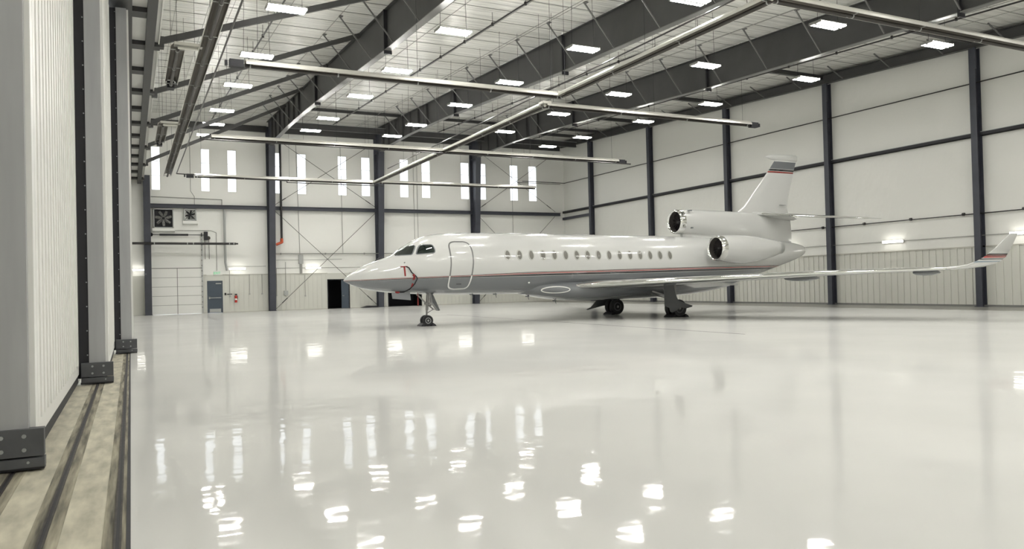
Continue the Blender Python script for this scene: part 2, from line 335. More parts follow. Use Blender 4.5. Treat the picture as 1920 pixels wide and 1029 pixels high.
# ---------------------------------------------------------------- door header
hd = thing('door_header', 'dark steel header girder with white soffit above the sliding doors', 'door header', (.5, 30, 9.5))
MB().box((.15, YB, 9.56), (XL, YW, 9.60)).build('soffit_panel', m_white, hd)
MB().box((.54, YB, 9.34), (.79, YW, 9.56)).build('girder', m_rafter, hd)
MB().box((.10, YB, 9.30), (.16, YW, 9.62)).build('door_guide_rail', m_rafter, hd)
MB().box((-1.22, YB+.1, 9.12), (.10, YW-.1, 9.52)).build('head_track', m_rafter, hd)
MB().box((XL-.02, YB, 9.5), (XL+.02, YW, 9.95)).build('edge_plate', m_fabric, hd)
y = 58.7-3.16*15
for k in range(16):
    MB().box((.12, y-.26, 9.42), (.58, y+.26, 9.56)).build('rung', m_rafter, hd)
    if k % 2: MB().box((.74, y-.22, 9.42), (XL+.04, y+.22, 9.60)).build('outrigger', m_rafter, hd)
    y += 3.16
# struts from the header up to the first frame
SY = [20.9, 27.1, 34.0, 40.3, 46.6, 52.4]
SL = ['nearest the camera', 'second from the camera', 'third from the camera', 'third from the windowed wall', 'second from the windowed wall', 'nearest the windowed wall']
for y, l in zip(SY, SL):
    z1 = rtop(y)-.10
    t = thing('roof_strut', 'dark sloping steel strut from door header up to first frame, '+l, 'strut', (XL, y, 9.55), 'struts over the sliding doors')
    MB().bar((XL-.1, y, 9.62), (FX[0]-.12, y, z1), .12, .20).build('strut_beam', m_rafter, t)
    MB().box((XL-.05, y-.15, 9.45), (XL+.16, y+.15, 9.80)).build('gusset_plate', m_rafter, t)
# ---------------------------------------------------------------- sliding door leaves
def leaf(c, y0, y1, label, zt=9.0):
    t = thing('door_leaf', label, 'sliding door', (c, y0, 0), 'sliding hangar door leaves')
    li = MB().box((c+.10, y0+.06, .18), (c+.135, y1-.02, zt))
    y = y0+.42
    while y < y1-.15: li.box((c+.13, y-.018, .35), (c+.148, y+.018, zt-.1)); y += .345
    li.build('liner_panel', m_white, t)
    li = MB().box((c+.10, y0-.0, .2), (c+.165, y0+.20, zt)).build('edge_flange', m_white, t)
    MB().box((c-.13, y0-.10, .12), (c+.12, y0+.1, zt)).box((c-.13, y1-.12, .12), (c+.10, y1-.03, zt)).build_each('end_post', m_leafgrey, t)
    sl = MB().box((c-.34, y0-.04, .10), (c-.125, y0+.06, zt)).build('rubber_seal', m_black, t)
    bl = MB(); z = .5
    while z < zt: bl.cyl((c-.155, y0-.04, z), (c-.155, y0-.05, z), .012, n=8); z += .42
    bl.build_each('seal_bolt', m_bolt, sl)
    MB().box((c-.25, y0+.02, 0.3), (c-.20, y1-.02, zt)).build('outer_skin', m_wall, t)
    MB().box((c-.2, y0, .03), (c+.12, y1-.02, .2)).build('bottom_rail', m_black, t)
    br = MB().box((c-.25, y0-.16, .13), (c+.24, y0-.04, .37)).box((c-.25, y0-.18, .035), (c+.245, y0-.04, .115)).build('end_bracket', m_leafdark, t)
    bo = MB()
    for dx in (-.08, .09):
        for z in (.19, .31): bo.cyl((c+dx, y0-.16, z), (c+dx, y0-.172, z), .018, n=10)
    bo.cyl((c+.12, y0-.18, .08), (c+.12, y0-.188, .08), .012, n=8)
    bo.build_each('bolt_head', m_bolt, br)
    MB().box((c-.26, y0-.15, .009), (c+.24, y0-.02, .035)).build('rubber_skirt', m_black, t)
    for yy in (y0+.5, y1-.6): MB().cyl((c-.05, yy, .105), (c+.03, yy, .105), .095, n=20).build('roller', m_rail, t)
    return t
leaf(-.95, 8.15, 15.2, 'nearest sliding door leaf with grey end post at the left edge')
leaf(-.53, 15.25, 22.3, 'middle sliding door leaf with grey post, black seal and bolted foot bracket')
leaf(-.11, 22.4, 29.4, 'farthest visible sliding door leaf, narrow grey post beside the white floor')
leaf(-.53, 29.65, 36.6, 'sliding door leaf behind the farthest grey post, next to the inner wall')
# ---------------------------------------------------------------- rigid frames
BOT = [(YB, 10.0), (0, 10.35), (17.0, 10.74), (30.2, 11.25), (43.3, 12.06), (46.5, 12.22), (52, 12.42), (57.2, 12.45), (58.9, 12.35)]
def zb(y): return float(np.interp(y, [p[0] for p in BOT], [p[1] for p in BOT]))
FL = ['first charcoal steel frame from the doors, its tapered column beside the fans', 'middle charcoal steel frame, its column behind the jet cockpit', 'third charcoal steel frame, its column behind the cabin roof']
for i, fx in enumerate(FX):
    t = thing('rigid_frame', FL[i], 'steel frame', (fx, YW-.3, 0), 'main steel frames')
    r = MB(); ys = [p[0] for p in BOT]
    for a, c in zip(ys[:-1], ys[1:]):
        r.prism([(fx-.012, a, zb(a)), (fx-.012, c, zb(c)), (fx-.012, c, rtop(c)), (fx-.012, a, rtop(a))], (.024, 0, 0))
    r.bar((fx, YB, rtop(YB)-.01), (fx, YW-.05, rtop(YW)-.01), .28, .025)
    r.build('rafter', m_rafter, t)
    fl = MB()
    for a, c in zip(ys[:-1], ys[1:]): fl.bar((fx, a, zb(a)), (fx, c, zb(c)), .30, .03)
    fl.build('bottom_flange', m_flange, t)
    # tapered column
    c0, c1 = YW-.55, YW-1.5
    cm = MB().prism([(fx-.012, YW-.08, 0), (fx-.012, c0, 0), (fx-.012, c1, 12.35), (fx-.012, YW-.08, 12.35)], (.024, 0, 0))
    cm.prism([(fx-.012, YW-.08, 12.35), (fx-.012, c1, 12.35), (fx-.012, c1, rtop(c1)), (fx-.012, YW-.08, rtop(YW))], (.024, 0, 0))
    cm.bar((fx, c0, 0), (fx, c1, 12.35), .46, .03, (0, 1, 0)).box((fx-.23, YW-.09, 0), (fx+.23, YW-.06, 14.0))
    cm.box((fx-.25, c0-.1, 0), (fx+.25, YW-.05, .03)).bar((fx, c1, 12.35), (fx, YW-.08, 12.30), .40, .03)
    cm.build('column', m_steel, t)
    for y in (48.2, 49.9, 51.6, 53.3, 55.0, 56.7, 58.2):
        MB().prism([(fx-.13, y, zb(y)), (fx+.13, y, zb(y)), (fx+.13, y, rtop(y)), (fx-.13, y, rtop(y))], (0, .02, 0)).build('stiffener', m_rafter, t)
    for y in (17.0, 30.2, 43.3):
        MB().prism([(fx-.16, y-.04, zb(y)-.16), (fx+.16, y-.04, zb(y)-.16), (fx+.16, y-.04, rtop(y)), (fx-.16, y-.04, rtop(y))], (0, .08, 0)).build('splice_plate', m_black, t)
    y = 13.9
    for k in range(14):
        z0 = zb(y)+.06
        for sgn in ((-1, 1) if k % 2 else (-1,)):
            fb = MB().bar((fx+sgn*.10, y, z0), (fx+sgn*1.45, y+.05, roof(y)-.03), .05, .05)
            fb.box((fx+sgn*1.40-.08, y-.08, roof(y)-.05), (fx+sgn*1.40+.08, y+.10, roof(y)-.02)).build('flange_brace', m_flange, t)
        y += 3.05
# end-wall frame along the right wall
t = thing('end_rafter', 'dark steel edge rafter sloping along the top of the right wall', 'rafter', (XR-.2, 30, 12.9))
r = MB()
r.prism([(XR-.30, YB+.05, rtop(YB)-.50), (XR-.30, YW-.05, rtop(YW)-.50), (XR-.30, YW-.05, rtop(YW)-.02), (XR-.30, YB+.05, rtop(YB)-.02)], (.02, 0, 0))
for dz in (-.50, 0): r.bar((XR-.29, YB+.05, rtop(YB)+dz), (XR-.29, YW-.05, rtop(YW)+dz), .26, .025)
r.build('beam', m_rafter, t)
y = 14.9
for k in range(15):
    MB().bar((XR-.38, y, rtop(y)-.46), (XR-1.45, y+.05, roof(y)-.03), .05, .05).build('flange_brace', m_flange, t); y += 2.9
RC = [61.75-.9, 55.47, 47.15, 38.8, 30.65, 22.2, 13.9, 5.5, -3]
RL = ['corner column where the right wall meets the windowed wall', 'dark column behind the jet cabin, nearest the far corner', 'dark column rising behind the cabin windows', 'dark column rising between the tail engine and the fin', 'dark column just right of the tail fin', 'dark column crossed by the upturned wing tip', 'dark right-wall column beyond the wing tip']
for k, y in enumerate(RC[:7]):
    zt = rtop(y)-.53
    t = thing('wall_column', RL[k], 'steel column', (XR-.22, y, 0), 'columns of the right wall')
    c = MB().box((XR-.40, y-.15, 0), (XR-.375, y+.15, zt)).box((XR-.05, y-.15, 0), (XR-.025, y+.15, zt)).box((XR-.38, y-.012, 0), (XR-.04, y+.012, zt))
    c.build('column_shaft', m_steel, t)
    MB().box((XR-.45, y-.2, 0), (XR-.01, y+.2, .025)).build('base_plate', m_steel, t)
    if k: MB().box((XR-.46, y-.20, zt-1.0), (XR-.36, y-.10, zt)).build('cleat', m_steel, t)
for y0, y1, k in [(RC[i+1], RC[i], i) for i in range(6)]:
    g = MB().box((XR-.20, y0+.16, 7.90), (XR-.02, y1-.16, 7.93)).box((XR-.20, y0+.16, 7.90), (XR-.18, y1-.16, 8.08)).build('wall_girt', m_black, None, False, (XR-.1, y0, 7.9))
    tag(g, 'dark horizontal girt on the right wall, %s bay from the far corner' % ORD[k], 'girt', 'girts of the right wall')
    MB().box((XR-.19, y0+.16, 8.08), (XR-.02, y1-.16, 8.11)).build('top_lip', m_galv, g)
g = MB().box((XR-.22, 55.6, 7.30), (XR-.04, 60.6, 7.52)).build('wall_girt', m_steel, None, False, (XR-.1, 55.6, 7.3)); tag(g, 'short extra girt in the far corner bay, just under the long one', 'girt')
# girt beam on the windowed wall
GX = [1.34, 9.35, 9.82, 17.75, 18.22, 26.15, 26.62, 34.9]
GL = ['left of the first tapered column, above the fans', 'between the first and middle columns', 'between the middle and third columns', 'between the third column and the far right corner']
for k in range(4):
    g = MB().ibeam((GX[2*k], YW-.28, 7.78), (GX[2*k+1], YW-.28, 7.78), .24, .28, .02).build('girt_beam', m_steel, None, False, (GX[2*k], YW-.28, 7.78))
    tag(g, 'dark horizontal steel beam under the windows, '+GL[k], 'steel beam', 'beams on the windowed wall')
for x, w, lab in ((1.12, .44, 'corner column of the windowed wall beside the sliding doors'),):
    t = thing('corner_column', lab, 'steel column', (x, YW-.4, 0))
    MB().box((x-w/2, YW-.60, 0), (x+w/2, YW-.57, 9.9)).box((x-w/2, YW-.10, 0), (x+w/2, YW-.07, 9.9)).box((x-.012, YW-.58, 0), (x+.012, YW-.08, 9.9)).build('column_shaft', m_steel, t)
    MB().box((x-w/2-.04, YW-.66, 0), (x+w/2+.04, YW-.05, .03)).build('base_plate', m_steel, t)
# eave beams between frames
EX = [XL, *FX, XR-.32]
BN = ['door-side bay', 'bay above the jet nose', 'bay above the cabin front', 'corner bay by the right wall']
for k in range(1, 4):
    for (y, z, h, w, nm) in ((53.4, roof(53.4)-.16, .20, .16, 'slimmer roof beam, farther out from the windowed wall'), (57.3, 13.60, .42, .3, 'deep roof beam near the windowed wall'), (60.15, 13.75, .45, .2, 'eave beam tight against the top of the windowed wall')):
        x0, x1 = EX[k]+.16, EX[k+1]-.16
        bm_ = MB().ibeam((x0, y, z), (x1, y, z), w, h, .02).build('eave_beam', m_rafter, None, False, (x0, y, z))
        tag(bm_, nm+', '+BN[k], 'roof beam', 'beams across the window end of the roof')
        if h > .4: MB().box((x0, y-w/2-.005, z+h/2-.02), (x1, y-w/2+.02, z+h/2+.02)).build('flange_edge', m_galv, bm_)
bm_ = MB().ibeam((XL+.1, 60.15, 13.75), (FX[0]-.2, 60.15, 13.75), .2, .45, .02).build('eave_beam', m_rafter, None, False, (XL, 60.15, 13.75)); tag(bm_, 'eave beam above the leftmost three windows beside the doors', 'roof beam')
for k, (y, lab) in enumerate([(55.47, 'farthest'), (47.15, 'second farthest'), (38.8, 'middle'), (30.65, 'second nearest'), (22.2, 'nearest')]):
    g = MB().ibeam((FX[2]+.15, y, rtop(y)-.16), (XR-.47, y, rtop(y)-.20), .2, .24, .02).build('roof_beam', m_rafter, None, False, (FX[2], y, rtop(y)))
    tag(g, 'short roof beam from third frame to a right-wall column, %s of the five' % lab, 'roof beam', 'struts to the right wall')
# rod bracing
def xbrace(x0, x1, z0, z1, label, y=YW-.36):
    t = thing('cross_brace', label, 'cross bracing', ((x0+x1)/2, y, z0), 'rod bracing of the windowed wall')
    MB().cyl((x0, y, z0), (x1, y, z1), .018, n=8).cyl((x0+.45, y, z0+(z1-z0)*.45/(x1-x0)), (x0+.85, y, z0+(z1-z0)*.85/(x1-x0)), .035, n=8).build('brace_rod', m_rafter, t)
    MB().cyl((x0, y-.05, z1), (x1, y-.05, z0), .018, n=8).cyl((x1-.85, y-.05, z0+(z1-z0)*.85/(x1-x0)), (x1-.45, y-.05, z0+(z1-z0)*.45/(x1-x0)), .035, n=8).build('brace_rod', m_rafter, t)
xbrace(9.85, 17.75, .15, 7.6, 'lower cross of brace rods behind the jet nose')
xbrace(9.85, 17.75, 8.0, 13.2, 'upper cross of brace rods over the windows left of the middle column')
xbrace(26.65, 34.3, .15, 7.6, 'lower cross of brace rods mostly hidden behind the cabin')
xbrace(26.65, 34.3, 8.0, 13.2, 'upper cross of brace rods over the windows beside the far corner')
# ---------------------------------------------------------------- sprinkler pipes under the roof
for k, (x, lab) in enumerate([(5.4, 'left of the first frame'), (13.78, 'between first and middle frames'), (22.18, 'between middle and third frames'), (30.7, 'between third frame and right wall')]):
    t = thing('sprinkler_pipe', 'black sprinkler pipe running under the roof, '+lab, 'pipe', (x, 30, roof(30)-.5), 'sprinkler pipes')
    MB().cyl((x, YB+.5, roof(YB)-.50), (x, 58.5, roof(58.5)-.50), .035, n=10).build('pipe_run', m_blackpipe, t)
    MB().cyl((x+.5, YB+.5, roof(YB)-.22), (x+.5, 58.5, roof(58.5)-.22), .014, n=8).build('conduit', m_conduit, t)
    y = 14.0
    for j in range(15):
        MB().cyl((x, y, roof(y)), (x, y, roof(y)-.54), .010, n=6).cyl((x, y, roof(y)-.44), (x, y, roof(y)-.57), .055, n=10).build('hanger', m_blackpipe, t); y += 3.0
for k, (x, lab) in enumerate([(3.0, 'nearest the doors'), (11.6, 'just right of the first frame'), (16.1, 'just left of the middle frame'), (20.0, 'just right of the middle frame'), (24.5, 'just left of the third frame'), (28.4, 'just right of the third frame')]):
    o = MB().cyl((x, YB+.5, roof(YB)-.16), (x, 59.5, roof(59.5)-.16), .016, n=8).build('conduit', m_conduit, None, False, (x, 30, roof(30))); tag(o, 'thin grey conduit along the roof, '+lab, 'conduit', 'conduits along the roof')
# ---------------------------------------------------------------- radiant heaters
HZ = 9.0
def reflector(p0, p1, t, upz=.0):
    p0, p1 = Vector(p0), Vector(p1); d = (p1-p0).normalized(); s = d.cross(Vector((0, 0, 1)))
    prof = [(-.22, -.03), (-.21, .05), (-.10, .15), (.10, .15), (.21, .05), (.22, -.03), (.20, -.03), (.19, .04), (.09, .135), (-.09, .135), (-.19, .04), (-.20, -.03)]
    rings = [[tuple(p+s*a+Vector((0, 0, 1))*c) for a, c in prof] for p in (p0, p1)]
    rb = MB().loft(rings, True); rb.mi = [1 if 6 <= k <= 10 else 0 for k in range(len(rb.f))]
    rb.build('reflector', [m_alu, m_alu_inside], t)
    MB().cyl(p0-Vector((0, 0, .055)), p1-Vector((0, 0, .055)), .05, n=14).build('heater_tube', m_alu_dark, t, True)
    L = (p1-p0).length; n = max(2, int(L/2.9)); br = MB()
    for i in range(n+1):
        q = p0+d*(.15+(L-.3)*i/n); br.bar(q-s*.22+Vector((0, 0, -.025)), q+s*.22+Vector((0, 0, -.025)), .03, .02)
        br.cyl(q-d*.02-Vector((0, 0, .055)), q+d*.02-Vector((0, 0, .055)), .062, n=12)
    br.build_each('tube_clamp', m_galv, t, 2)
    hg = MB(); n = max(1, int(L/5.5))
    for i in range(n+1):
        q = p0+d*(.4+(L-.8)*i/n); hg.cyl(q+Vector((0, 0, .15)), (q.x, q.y, roof(q.y)), .006, n=5)
    hg.build_each('hanging_wire', m_black, t)
def burner(p, d, t):
    p, d = Vector(p), Vector(d)
    s = Vector((-d.y, d.x, 0)); b = MB(); c = p+d*.28
    b.bar(c-d*.22, c+d*.22, .24, .24).bar(c+d*.28, c+d*.36, .16, .16); b.cyl(c-d*.5, c-d*.28, .06, n=10)
    b.build('burner_box', m_black, t)
def heater(pts, label, b0=False, b1=False):
    t = thing('radiant_heater', label, 'heater', pts[0], 'overhead radiant tube heaters')
    P = [Vector(p) for p in pts]
    for a, c in zip(P[:-1], P[1:]): reflector(a, c, t)
    for q in P[1:-1]: MB().box((q.x-.2, q.y-.2, q.z+.05), (q.x+.2, q.y+.2, q.z+.155)).ball(q, .07).build('elbow', m_alu, t)
    if b0: burner(P[0], (P[0]-P[1]).normalized(), t)
    if b1: burner(P[-1], (P[-1]-P[-2]).normalized(), t)
    return t
h1 = heater([(2.20, 53.3, HZ), (2.20, 6, HZ)], 'long overhead tube heater running beside the sliding doors')
h2 = heater([(3.5, 26.4, HZ), (15.45, 26.4, HZ), (15.45, 15.1, HZ), (27.4, 15.1, HZ)], 'stepped tube heater nearest the camera, its burner box under the first roof bay', True)
h3 = heater([(3.8, 53.0, HZ), (15.65, 53.0, HZ), (15.65, 28.0, HZ), (26.9, 28.0, HZ)], 'stepped tube heater crossing above the jet nose toward the tail', True, True)
h4 = heater([(3.6, 39.5, HZ), (27.1, 39.5, HZ)], 'straight tube heater high above the cockpit with burner box at right end', False, True)
h5 = heater([(15.9, 52.6, HZ), (28.2, 52.4, HZ)], 'tube heater in front of the windows, ending near the far corner')
for y0, y1, lab in ((25.3, 29.8, 'nearer short hanging tube heater hooked beside the long door-side heater'), (37.2, 41.6, 'farther short hanging tube heater beside the long door-side heater')):
    t = heater([(1.40, y0, HZ), (1.40, y1, HZ)], lab, False, True)
    MB().box((1.3, y0-.12, HZ+.06), (2.1, y0+.14, HZ+.15)).cyl((1.4, y0, HZ), (1.97, y0, HZ), .05).build('crossover', m_alu, t)
# gas lines
def pipe(name, pts, r, m, label, cat='pipe', group=None, clamps=0):
    o = MB().tube([Vector(p) for p in pts], r).build(name, m, None, True, pts[0]); return tag(o, label, cat, group)
pipe('gas_pipe', [(2.68, 6, HZ-.02), (2.68, 52.1, HZ-.02), (9.4, 52.1, HZ-.22), (9.4, 52.1, HZ-.32), (16, 52.1, HZ-.32)], .03, m_blackpipe, 'black gas pipe beside the long door-side heater, turning along the windows')
pipe('gas_pipe', [(3.1, 39.1, HZ-.02), (3.1, 39.1, HZ-.18), (27.8, 39.1, HZ-.18)], .035, m_blackpipe, 'black gas pipe just under the straight heater above the cockpit')
pipe('gas_pipe', [(16.3, 15.6, HZ+.9), (16.3, 52.0, HZ+.9)], .03, m_blackpipe, 'black gas pipe running toward the windows beside the stepped heater')
pipe('wall_pipe', [(XR-.12, 8, 10.35), (XR-.12, 60, 10.62), (31.0, 59.9, 10.62)], .03, m_blackpipe, 'thin black pipe high across the right wall')
pipe('wall_pipe', [(30.5, 60.0, 10.5), (34.9, 60.0, 10.5)], .02, m_blackpipe, 'short thin black pipe at the far corner windows')
t = thing('wall_pipe', 'black pipe with couplings low across the right wall, behind the tail', 'pipe', (XR-.14, 30, 4.36))
MB().cyl((XR-.12, 8, 4.30), (XR-.12, 60, 4.42), .028, n=10).build('pipe_run', m_blackpipe, t)
y = 12.0
while y < 58: MB().cyl((XR-.12, y-.05, 4.36), (XR-.12, y+.05, 4.36), .075, n=12).build('coupling', m_blackpipe, t); y += 2.75
pipe('conduit', [(XR-.06, 8, 3.30), (XR-.06, 59, 3.34)], .016, m_conduit, 'thin grey conduit joining the right-wall lamps')
t = thing('wall_pipe', 'grey pipe with couplings across the windowed wall behind the jet nose', 'pipe', (14, YW-.1, 4.33))
MB().cyl((9.9, YW-.12, 4.33), (26.2, YW-.12, 4.33), .035, n=10).build('pipe_run', m_conduit, t)
for x in (10.3, 13.7, 16.8, 20, 23.4): MB().cyl((x-.05, YW-.12, 4.33), (x+.05, YW-.12, 4.33), .07, n=12).build('coupling', m_conduit, t)
pipe('conduit', [(6.4, YW-.05, 3.4), (9.2, YW-.05, 3.4)], .014, m_conduit, 'thin conduit above the wall lamp left of the first frame column')
pipe('conduit', [(9.95, YW-.05, 3.24), (33, YW-.05, 3.24)], .016, m_conduit, 'thin conduit joining the wall lamps behind the jet')
pipe('conduit', [(9.95, YW-.05, 3.85), (11.6, YW-.05, 3.85), (15, YW-.05, 3.9)], .014, m_conduit, 'thin conduit above the electrical box behind the jet nose')
pipe('conduit', [(1.4, YW-.06, 8.45), (6.15, YW-.06, 8.35), (6.15, YW-.06, 7.95)], .025, m_conduit, 'grey conduit under the leftmost three windows, above the fans')
pipe('conduit', [(4.0, YW-.3, 13.6), (4.0, YW-.3, 8.9), (4.25, YW-.3, 8.5), (4.25, YW-.3, 7.921)], .02, m_conduit, 'vertical grey conduit between the first and second windows')
pipe('conduit', [(5.72, YW-.05, 3.1), (5.72, YW-.05, 5.9), (5.35, YW-.05, 6.05), (1.5, YW-.05, 6.05)], .02, m_conduit, 'conduit rising from the green exit sign to above the overhead door')
pipe('conduit', [(11.75, YW-.05, 4.2), (11.6, YW-.05, 13)], .02, m_conduit, 'vertical conduit rising from the grey electrical box')
pipe('conduit', [(15.1, YW-.05, 4.3), (15.05, YW-.05, 13)], .018, m_conduit, 'vertical conduit in the cross-braced bay left of middle column')
pipe('conduit', [(21.1, YW-.05, 4.3), (21.1, YW-.05, 13)], .018, m_conduit, 'left one of a pair of vertical conduits above the cockpit')
pipe('conduit', [(21.4, YW-.05, 4.3), (21.4, YW-.05, 13)], .018, m_conduit, 'right one of a pair of vertical conduits above the cockpit')
pipe('conduit', [(30.2, YW-.05, 4.3), (30.2, YW-.05, 13)], .018, m_conduit, 'vertical conduit in the corner bay of the windowed wall')
for x, z0, z1, lab in ((9.97, 1.2, 3.2, 'beside the first frame column'), (8.0, 1.35, 2.8, 'below the lamp, left of two drops'), (8.9, 1.35, 2.8, 'below the lamp, right of two drops'), (12.1, 1.1, 2.7, 'below the second wall lamp'), (6.6, 1.2, 3.1, 'just right of the slate door'), (10.65, 1.5, 3.7, 'ending at the grey socket box')):
    pipe('conduit', [(x, YW-.05, z0), (x, YW-.05, z1)], .016, m_conduit, 'short conduit drop on the white wall '+lab)
    MB().box((x-.05, YW-.09, z0-.08), (x+.05, YW-.02, z0+.02)).build('outlet_box', m_galv, bpy.data.objects[-1] if False else COL.objects[-1])
pipe('duct_pipe', [(6.28, YW-.25, 7.62), (6.30, YW-.25, 3.7), (6.42, YW-.15, 3.1)], .085, m_galv, 'grey vertical duct dropping from the dark beam right of the fans', 'duct')
# black wash pipe across the overhead door
t = thing('black_pipe', 'glossy black horizontal pipe with white bands across the overhead door', 'pipe', (3.6, YW-.5, 5.05))
MB().cyl((-.2, YW-.75, 5.07), (7.0, YW-.75, 5.05), .085, n=16).cyl((7.0, YW-.75, 5.05), (7.15, YW-.75, 5.05), .06, n=12).build('pipe_run', m_blackpipe, t, True)
for x in (1.55, 3.7, 4.1, 6.55, 6.85): MB().cyl((x-.03, YW-.75, 5.06), (x+.03, YW-.75, 5.06), .092, n=16).build('band', m_galv, t)
for x in (1.4, 4.8): MB().box((x-.03, YW-.75, 5.0), (x+.03, YW+.0, 5.04)).build('bracket', m_steel, t)
# red/black riser
t = thing('riser_pipe', 'black riser pipe with orange-red elbow beside the first frame column', 'pipe', (10.32, YW-.56, 5.1))
MB().cyl((10.32, YW-.56, 5.45), (10.32, YW-.56, 12.9), .085, n=14).build('pipe_run', m_blackpipe, t, True)
MB().cyl((10.32, YW-.56, 5.20), (10.32, YW-.56, 5.47), .11, n=14).ball((10.32, YW-.56, 5.2), .12).cyl((10.32, YW-.56, 5.18), (9.9, YW-.56, 5.0), .10, n=14).build('elbow', m_orange, t, True)
MB().cyl((9.9, YW-.56, 5.02), (9.70, YW-.3, 4.95), .08, n=12).build('inlet', m_galv, t, True)
# boxes
t = thing('electrical_box', 'grey tall electrical box on the wall left of the jet nose', 'electrical box', (11.8, YW-.1, 2.8))
MB().box((11.65, YW-.16, 3.55), (11.97, YW, 4.25)).build('box', m_galv, t); MB().box((11.72, YW-.12, 2.82), (11.90, YW, 3.55)).build('wireway', m_conduit, t)
o = MB().box((10.5, YW-.14, 1.15), (10.8, YW, 1.5)).cyl((10.65, YW-.14, 1.3), (10.65, YW-.18, 1.3), .08).build('socket_box', m_galv, None, False, (10.65, YW-.1, 1.15)); tag(o, 'small square socket box low on the wall right of the first frame column', 'socket')
o = MB().box((6.22, YW-.06, 1.28), (6.34, YW, 1.45)).box((6.4, YW-.03, 1.32), (6.75, YW, 1.38)).build('card_reader', m_black, None, False, (6.3, YW, 1.3)); tag(o, 'small black control on the wall just right of the slate door', 'wall control')
# ---------------------------------------------------------------- fans
def wallfan(x0, x1, z0, z1, nb, lab, bladem):
    cx, cz, w = (x0+x1)/2, (z0+z1)/2, x1-x0; h = z1-z0; y = YW-.30
    t = thing('exhaust_fan', lab, 'fan', (cx, YW-.2, z0), 'wall exhaust fans')
    f = MB(); q = .06
    for a, c in (((x0, z0), (x1, z0+q)), ((x0, z1-q), (x1, z1)), ((x0, z0), (x0+q, z1)), ((x1-q, z0), (x1, z1))): f.box((a[0], y, a[1]), (c[0], YW, c[1]))
    f.build('housing', m_galv, t)
    MB().box((x0+q, YW-.04, z0+q), (x1-q, YW-.01, z1-q)).build('back_shutter', bladem, t)
    hb = MB().cyl((cx, y+.08, cz), (cx, y+.20, cz), .09, n=16).build('hub', m_black, t)
    rr = min(w, h)/2-.09
    for k in range(nb):
        a = 2*math.pi*k/nb+.3; ca, sa = math.cos(a), math.sin(a)
        def P(r, s, yy): return (cx+r*ca-s*sa, yy, cz+r*sa+s*ca)
        MB().prism([P(.07, -.04, y+.12), P(rr*.55, -rr*.22, y+.10), P(rr, -rr*.16, y+.09), P(rr, rr*.12, y+.18), P(rr*.55, rr*.14, y+.17), P(.07, .05, y+.15)], (0, .012, 0)).build('blade', m_strap if bladem is m_dark else m_black, t)
    g = MB()
    for k in range(3):
        r = rr*(k+1)/3; n = 28
        pts = [(cx+r*math.cos(2*math.pi*i/n), y+.02, cz+r*math.sin(2*math.pi*i/n)) for i in range(n+1)]
        for a, c in zip(pts[:-1], pts[1:]): g.cyl(a, c, .006, n=4)
    for s in (-1, 1): g.bar((cx-rr, y+.03, cz-s*rr), (cx+rr, y+.03, cz+s*rr), .03, .02, (0, 1, 0))
    g.build('guard', m_black, t)
    MB().prism([(x0-.08, YW, z0-.30), (x0-.08, y-.05, z0-.22), (x0-.08, y-.05, z0-.02), (x0-.08, YW, z0-.02)], (w+.16, 0, 0)).build('sill_hood', m_white, t)
wallfan(1.53, 2.84, 6.20, 7.58, 7, 'larger square exhaust fan high above the overhead door', m_dark)
wallfan(3.53, 4.37, 6.75, 7.60, 6, 'smaller square exhaust fan with pale back, right of larger one', m_white)
# ---------------------------------------------------------------- overhead door
d = MB(); x0, x1 = GAR[0], GAR[1]
for k in range(5):
    z = .66*k; d.box((x0-.05, YW-.06, z+.012), (x1+.05, YW-.01, z+.65))
d.box((x0-.05, YW-.06, 3.33), (x1+.05, YW-.01, 5.0))
for k in range(8): d.box((x0, YW-.072, 3.45+k*.19), (x1, YW-.06, 3.455+k*.19))
do = struct(d.build('door_1', m_white))
MB().box((x0-.05, YW-.075, 3.29), (x1+.05, YW-.055, 3.34)).box(((x0+x1)/2-.02, YW-.07, 0), ((x0+x1)/2+.02, YW-.058, 3.3)).build('seam', m_strap, do)
b = MB()
for k in range(1, 5): b.box((x0-.03, YW-.066, .66*k-.014), (x1+.03, YW-.056, .66*k+.014))
b.build_each('hinge_line', m_conduit, do)
for x in (x0-.08, x1+.06): 
    MB().box((x-.04, YW-.14, 0), (x+.04, YW-.02, 5.9)).build('track', m_galv, do)
b = MB(); 
for k in range(14): b.box((x1+.0, YW-.16, .4+k*.38), (x1+.06, YW-.13, .5+k*.38))
b.build_each('roller_hinge', m_strap, do)
MB().cyl((x0-.1, YW-.22, 5.72), (x1+.2, YW-.22, 5.72), .025).cyl((x0+.5, YW-.22, 5.72), (x0+2.4, YW-.22, 5.72), .07, n=14).build('spring_shaft', m_black, do)
MB().cyl((x0-.06, YW-.25, 5.72), (x0-.02, YW-.19, 5.72), .13, n=16).cyl((x1, YW-.22, 5.72), (x1+.05, YW-.22, 5.72), .13, n=16).build_each('cable_drum', m_black, do)
t = thing('door_hoist', 'dark chain hoist operator right of the overhead door spring', 'door operator', (5.02, YW-.2, 5.3), None)
MB().box((4.86, YW-.28, 5.35), (5.12, YW-.02, 5.95)).build('motor_box', m_black, t); MB().cyl((5.16, YW-.2, 5.5), (5.16, YW-.05, 5.5), .14, n=16).build('chain_wheel', m_rail, t)
for x in (4.92, 5.2): MB().cyl((x, YW-.15, 3.95), (x, YW-.15, 5.4), .018, n=6).build('chain', m_rail, t)
